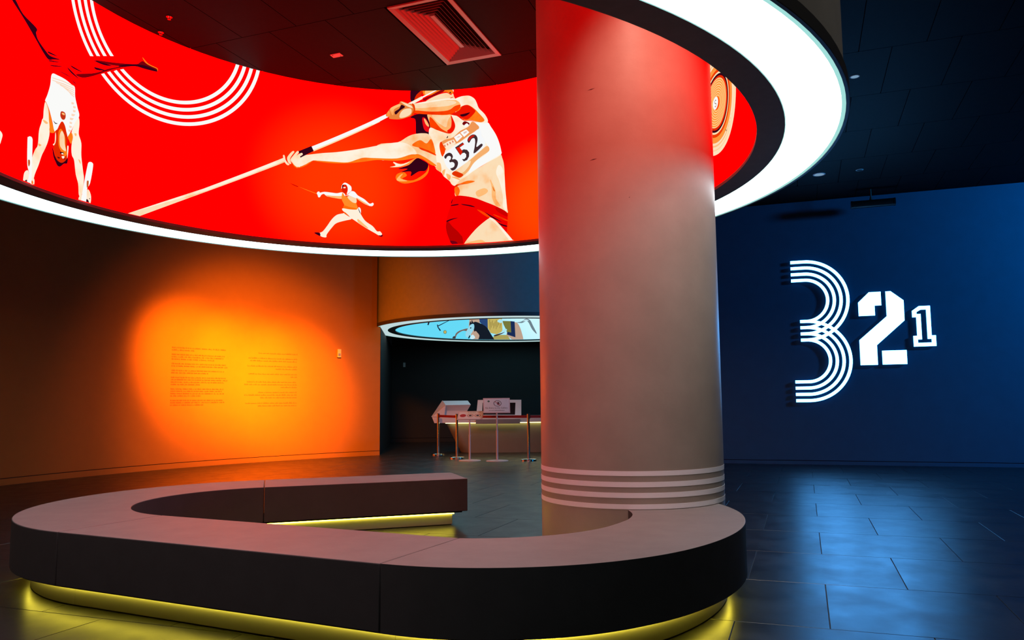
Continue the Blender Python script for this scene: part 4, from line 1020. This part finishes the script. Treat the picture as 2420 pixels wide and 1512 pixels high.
# tube follows the wall direction
c0 = Vector((a.x + b.x, 0)) / 2; half = (b.x - a.x) / 2 / BU.x * 0.88
cen = Vector((c0.x, YB))
def tube(name, s0, s1, r, m, parent, n=28):
    v = []; f = []
    for s in (s0, s1):
        for i in range(n):
            t = 2 * math.pi * i / n; q = cen + BU * s + BN * (r * math.cos(t)); v.append((q.x, q.y, zc + r * math.sin(t)))
    f = [tuple(range(n)), tuple(range(n, 2 * n))[::-1]] + [(i, (i + 1) % n, n + (i + 1) % n, n + i) for i in range(n)]
    return mk(name, v, f, m, parent, True)
M_PJ = mat('satin_black_metal', (0.006, 0.006, 0.007), 0.4)
tube('body', -half + 0.03, half - 0.03, rad, M_PJ, pj); tube('end_cap', -half, -half + 0.0295, rad + 0.004, M_PJ, pj); tube('end_cap', half - 0.0295, half, rad + 0.004, M_PJ, pj)
MB().cyl((st.x, st.y), 0.014, zc + rad - 0.005, Z_CEIL - 0.001, 12).obj('stem', M_TRIM, pj, True)
MB().cyl((st.x, st.y), 0.03, zc + rad - 0.004, zc + rad + 0.05, 14, 0.015).obj('swivel', M_TRIM, pj, True)
for s in (-half + 0.06, half - 0.06):
    q = cen + BU * s + BN * (rad + 0.0005); MB().box(q.x - 0.008, q.x + 0.008, q.y - 0.003, q.y + 0.003, zc - 0.055, zc - 0.04).obj('screw', M_CHROME, pj)

# ------------------------------------------------------------------ reception desk and what stands by it
def G(x, y, Y): return at_y(1000 + x * 0.119835, 920 + y * 0.119835, Y)
desk = tag(empty('reception_desk', (0.4, 18.6, 0)), 'white boat-shaped reception desk with yellow light under the counter', 'reception desk')
def rrect(x0, x1, y0, y1, r, z, n=8):
    out = []
    for cx, cy, a in ((x1 - r, y0 + r, -90), (x1 - r, y1 - r, 0), (x0 + r, y1 - r, 90), (x0 + r, y0 + r, 180)):
        for k in range(n + 1):
            t = math.radians(a + 90 * k / n); out.append((cx + r * math.cos(t), cy + r * math.sin(t), z))
    return out
YD = 18.3
xt = G(437, 665, YD + 0.2).x; xb = G(720, 1200, YD + 0.45).x
zt = G(600, 662, YD).z
MB().prism(rrect(xb, 2.2, YD + 0.45, YD + 1.2, 0.36, 0.0), rrect(xt, 2.6, YD + 0.12, YD + 1.5, 0.2, zt)).obj('body', mat('desk_white', (0.34, 0.33, 0.32), 0.5, noise=0.03, nscale=5), desk, True)
xl = G(175, 545, YD).x; zc1 = G(600, 545, YD).z
x2 = G(222, 655, YD).x
bev = [(xl, zc1), (x2, zt + 0.002), (2.75, zt + 0.002), (2.75, zc1)]
MB().prism([(x, YD, z) for x, z in bev], [(x, YD + 1.55, z) for x, z in bev]).obj('counter', M_WHITE, desk)
MB().box(xt + 0.02, 2.55, YD + 0.06, YD + 0.11, zt - 0.012, zt + 0.0015).obj('light_strip', glow('desk_led', (1.0, 0.82, 0.22), 7.0), desk)
a, b = G(1040, 590, YD - 0.03), G(1912, 672, YD - 0.03)
MB().box(a.x, b.x, YD - 0.10, YD - 0.002, b.z, a.z).obj('front_ledge', mat('ledge_grey', (0.22, 0.21, 0.22), 0.5), desk)
# raised transaction end
q = [G(450, 310, YD + 0.02), G(940, 300, YD + 0.02), G(870, 420, YD + 0.16), G(860, 545, YD + 0.16), G(420, 545, YD + 0.16), G(418, 420, YD + 0.16)]
bk = [G(390, 225, YD + 0.55), G(880, 220, YD + 0.55), G(880, 300, YD + 0.75), G(860, 500, YD + 0.75), G(260, 500, YD + 0.75), G(300, 400, YD + 0.75)]
for L in (q, bk):
    for w_ in L: w_.z = max(w_.z, zc1 + 0.001)
hood = mk('raised_end', [tuple(w_) for w_ in q + bk], [(0, 1, 2, 5), (5, 2, 3, 4), (6, 7, 1, 0), (7, 8, 2, 1), (8, 9, 3, 2), (10, 11, 5, 4), (11, 6, 0, 5), (6, 11, 8, 7), (11, 10, 9, 8), (10, 4, 3, 9)], M_WHITE, desk)
lw = [G(390, 225, YD + 0.55), G(450, 310, YD + 0.02), G(418, 545, YD + 0.02), G(172, 545, YD + 0.02), G(185, 530, YD + 0.55)]
for w_ in lw: w_.z = max(w_.z, zc1 + 0.001)
o = mk('slanted_wing', [tuple(w_) for w_ in lw], [(0, 1, 2, 3, 4)], M_WHITE, desk)
sd = o.modifiers.new('thick', 'SOLIDIFY'); sd.thickness = 0.02
# display panel on the counter
dp = tag(empty('display_panel', tuple(G(1500, 545, YD + 0.35))), 'wide white-framed dark display on the reception counter', 'display')
zb = zc1 + 0.002
def quadbox(name, pts, y0, y1, m, parent):
    mk(name, *(lambda b: (b.v, b.f))(MB().prism([(p_.x, y0 + (p_.z - zb) * 0.15, p_.z) for p_ in pts], [(p_.x, y1 + (p_.z - zb) * 0.15, p_.z) for p_ in pts])), m, parent)
Y3 = YD + 0.30
oo = [G(1045, 545, Y3), G(1075, 208, Y3), G(1935, 203, Y3), G(1935, 545, Y3)]; ii = [G(1160, 500, Y3), G(1172, 262, Y3), G(1820, 260, Y3), G(1812, 500, Y3)]
for L in (oo,):
    for w_ in L: w_.z = max(w_.z, zb)
for k, nm in ((0, 'frame_side'), (1, 'frame_top'), (2, 'frame_side'), (3, 'frame_bottom')):
    j = (k + 1) % 4; quadbox(nm, [oo[k], oo[j], ii[j], ii[k]], Y3, Y3 + 0.06, M_WHITE, dp)
quadbox('screen', ii, Y3 + 0.03, Y3 + 0.05, mat('dark_display_glass', (0.004, 0.004, 0.006), 0.12), dp)
for k in range(7):
    p0 = G(1302 + k * 18, 452, Y3 + 0.02); p1 = G(1314 + k * 18, 464, Y3 + 0.02)
    MB().box(p0.x, p1.x, Y3 + 0.025, Y3 + 0.029, p1.z, p0.z).obj('screen_text', glow('screen_text', (0.9, 0.95, 1.0), 1.0), dp)

# stanchions with red belts
SP = [(-2.144, 18.05), (-1.586, 16.814), (-0.014, 16.007)]
SLAB = ['steel barrier post farthest left before the reception desk', 'steel barrier post beside the slanted notice board', 'steel barrier post to the right of the no-entry sign']
def belt(name, p0, p1, parent):
    p0 = Vector(p0); p1 = Vector(p1); d = (p1 - p0).normalized(); n = Vector((-d.y, d.x)) * 0.0015; a = p0 + d * 0.033; b = p1 - d * 0.036
    pts = [a - n, b - n, b + n, a + n]
    mk(name, *(lambda m_: (m_.v, m_.f))(MB().prism([(q_.x, q_.y, 0.885) for q_ in pts], [(q_.x, q_.y, 0.94) for q_ in pts])), M_BELT, parent)
for k, (x, y) in enumerate(SP):
    r = tag(empty('barrier_post', (x, y, 0)), SLAB[k], 'barrier post', 'steel barrier posts')
    MB().lathe([(0.0, 0.0), (0.165, 0.0), (0.165, 0.03), (0.15, 0.04), (0.0, 0.045)], (x, y), 40).obj('base', M_CHROME, r, True)
    MB().cyl((x, y), 0.028, 0.044, 0.86, 24).obj('pole', M_CHROME, r, True)
    MB().cyl((x, y), 0.031, 0.861, 0.965, 24).obj('belt_head', M_CHROME if k else M_CHROME, r, True)
    MB().box(x + 0.005, x + 0.04, y - 0.035, y + 0.035, 0.875, 0.95).obj('belt_clip', M_BLACK, r)
    MB().cyl((x, y), 0.033, 0.966, 0.975, 24).obj('cap', M_BLACK, r, True)
    nxt = SP[k + 1] if k < 2 else (2.1, 15.75)
    belt('belt', (x, y), nxt, r)

# notice stands
def text_mesh(txt, size, origin, ux, uz, nrm, m, name, parent):
    cu = bpy.data.curves.new(name, 'FONT'); cu.body = txt; cu.size = size; cu.align_x = 'CENTER'
    to = bpy.data.objects.new(name, cu); COL.objects.link(to)
    bpy.context.view_layer.update(); dg = bpy.context.evaluated_depsgraph_get()
    me = bpy.data.meshes.new_from_object(to.evaluated_get(dg))
    v = [tuple(Vector(origin) + ux * w_.co.x + uz * w_.co.y + nrm * 0.0012) for w_ in me.vertices]
    f = [tuple(p_.vertices) for p_ in me.polygons]
    bpy.data.objects.remove(to)
    return mk(name, v, f, m, parent)
M_STAND = mat('pale_stand_metal', (0.62, 0.55, 0.6), 0.4, metal=0.2); M_PAPER = mat('notice_paper', (0.72, 0.74, 0.80), 0.5); M_PRINT = mat('dark_print', (0.05, 0.03, 0.06), 0.6); M_RPRINT = mat('red_print', (0.42, 0.03, 0.05), 0.6)
def disc(o, ux, uz, nrm, cx, cz, rx, rz, inner, m, name, parent, lift=0.001, n=28):
    v = []; f = []
    for i in range(n):
        t = 2 * math.pi * i / n
        for q_ in (1.0, inner): v.append(tuple(o + ux * (cx + rx * q_ * math.cos(t)) + uz * (cz + rz * q_ * math.sin(t)) + nrm * lift))
    for i in range(n):
        j = (i + 1) % n; f.append((2 * i, 2 * j, 2 * j + 1, 2 * i + 1))
    if inner == 0: f = [tuple(range(0, 2 * n, 2))]
    mk(name, v, f, m, parent)
def notice(x, y, z0, w, h, tilt, yaw, label, board_skew):
    r = tag(empty('notice_stand', (x, y, 0)), label, 'notice stand')
    MB().lathe([(0.0, 0.0), (0.235, 0.0), (0.225, 0.012), (0.04, 0.028), (0.0, 0.028)], (x, y), 40).obj('base', M_STAND, r, True)
    MB().cyl((x, y), 0.022, 0.026, z0 * 0.62, 18).obj('pole', M_STAND, r, True)
    MB().cyl((x, y), 0.017, z0 * 0.62, z0 + 0.02, 18).obj('upper_pole', M_STAND, r, True)
    MB().cyl((x, y), 0.026, z0 * 0.60, z0 * 0.63, 18).obj('collar', M_STAND, r, True)
    ux = Vector((math.cos(yaw), math.sin(yaw), 0)); uz = Vector((-math.sin(yaw) * 0, math.sin(tilt), math.cos(tilt))) + ux * board_skew
    nrm = ux.cross(uz).normalized(); nrm = nrm if nrm.y < 0 else -nrm
    o = Vector((x, y - 0.03, z0))
    def board(name, a0, a1, b0, b1, d0, d1, m):
        pts = [(a0, b0), (a1, b0), (a1, b1), (a0, b1)]
        mk(name, *(lambda m_: (m_.v, m_.f))(MB().prism([tuple(o + ux * a + uz * b + nrm * d0) for a, b in pts], [tuple(o + ux * a + uz * b + nrm * d1) for a, b in pts])), m, r)
    board('frame', -w / 2, w / 2, 0, h, -0.012, 0.0, M_STAND)
    board('sheet', -w / 2 + 0.022, w / 2 - 0.022, 0.022, h - 0.022, 0.0004, 0.002, M_PAPER)
    return r, o, ux, uz, nrm
r, o, ux, uz, nrm = notice(-0.674, 16.031, 0.995, 0.56, 0.312, math.radians(6), 0.0, 'upright no-entry sign on a pale pole before the reception desk', -0.03)
nb = nrm * 0.0022
disc(o + nb, ux, uz, nrm, 0.02, 0.20, 0.083, 0.064, 0.86, M_PRINT, 'prohibition_ring', r)
disc(o + nb, ux, uz, nrm, 0.035, 0.195, 0.026, 0.026, 0, M_PRINT, 'hand_symbol', r)
for k in range(4):
    q0 = o + nb + nrm * 0.001 + ux * (0.018 + k * 0.011) + uz * 0.20
    mk('finger_symbol', [tuple(q0), tuple(q0 + ux * 0.007), tuple(q0 + ux * 0.007 + uz * 0.036), tuple(q0 + uz * 0.036)], [(0, 1, 2, 3)], M_PRINT, r)
q0 = o + nb + nrm * 0.0015
mk('prohibition_bar', [tuple(q0 + ux * -0.042 + uz * 0.24), tuple(q0 + ux * -0.034 + uz * 0.247), tuple(q0 + ux * 0.082 + uz * 0.160), tuple(q0 + ux * 0.074 + uz * 0.152)], [(0, 1, 2, 3)], M_RPRINT, r)
text_mesh('No Entry to the Gallery', 0.048, o + nb + uz * 0.09 - ux * 0.005, ux, uz, nrm, M_PRINT, 'notice_text', r)
def squiggle(o_, x0, x1, z, h, m, name, parent, seed):
    rnd = random.Random(seed); v = []; f = []; s = x0
    while s < x1:
        k = len(v); w_ = 0.005; hh = h * rnd.choice((0.6, 0.6, 1.0))
        v += [tuple(o_ + ux * a + uz * b + nrm * 0.001) for a, b in ((s, z), (s + w_, z), (s + w_, z + hh), (s, z + hh))]; f.append((k, k + 1, k + 2, k + 3)); s += 0.0085 + (0.008 if rnd.random() < 0.15 else 0)
    mk(name, v, f, m, parent)
squiggle(o + nb, -0.165, 0.165, 0.045, 0.018, M_PRINT, 'notice_small_text', r, 1)
disc(o + nb, ux, uz, nrm, -0.165, 0.245, 0.025, 0.018, 0, mat('green_print', (0.05, 0.14, 0.10), 0.6), 'crest', r)
squiggle(o + nb, 0.18, 0.22, 0.245, 0.02, M_STAND, 'crest_text', r, 2)
r, o, ux, uz, nrm = notice(-1.258, 16.182, 0.86, 0.535, 0.215, math.radians(35), 0.06, 'slanted notice with three red symbols before the reception desk', 0.12)
nb = nrm * 0.0022
for k, cx in enumerate((-0.155, 0.0, 0.155)):
    disc(o + nb, ux, uz, nrm, cx, 0.10, 0.066, 0.038, 0.0 if k == 0 else 0.82, M_RPRINT, 'prohibition_ring', r)
    if k:
        disc(o + nb, ux, uz, nrm, cx, 0.10, 0.03, 0.018, 0, M_PRINT, 'symbol', r, 0.0014)
squiggle(o + nb, -0.06, 0.10, 0.165, 0.02, mat('olive_print', (0.2, 0.2, 0.1), 0.6), 'notice_small_text', r, 4)
squiggle(o + nb, 0.15, 0.21, 0.165, 0.02, M_RPRINT, 'crest_text', r, 6)
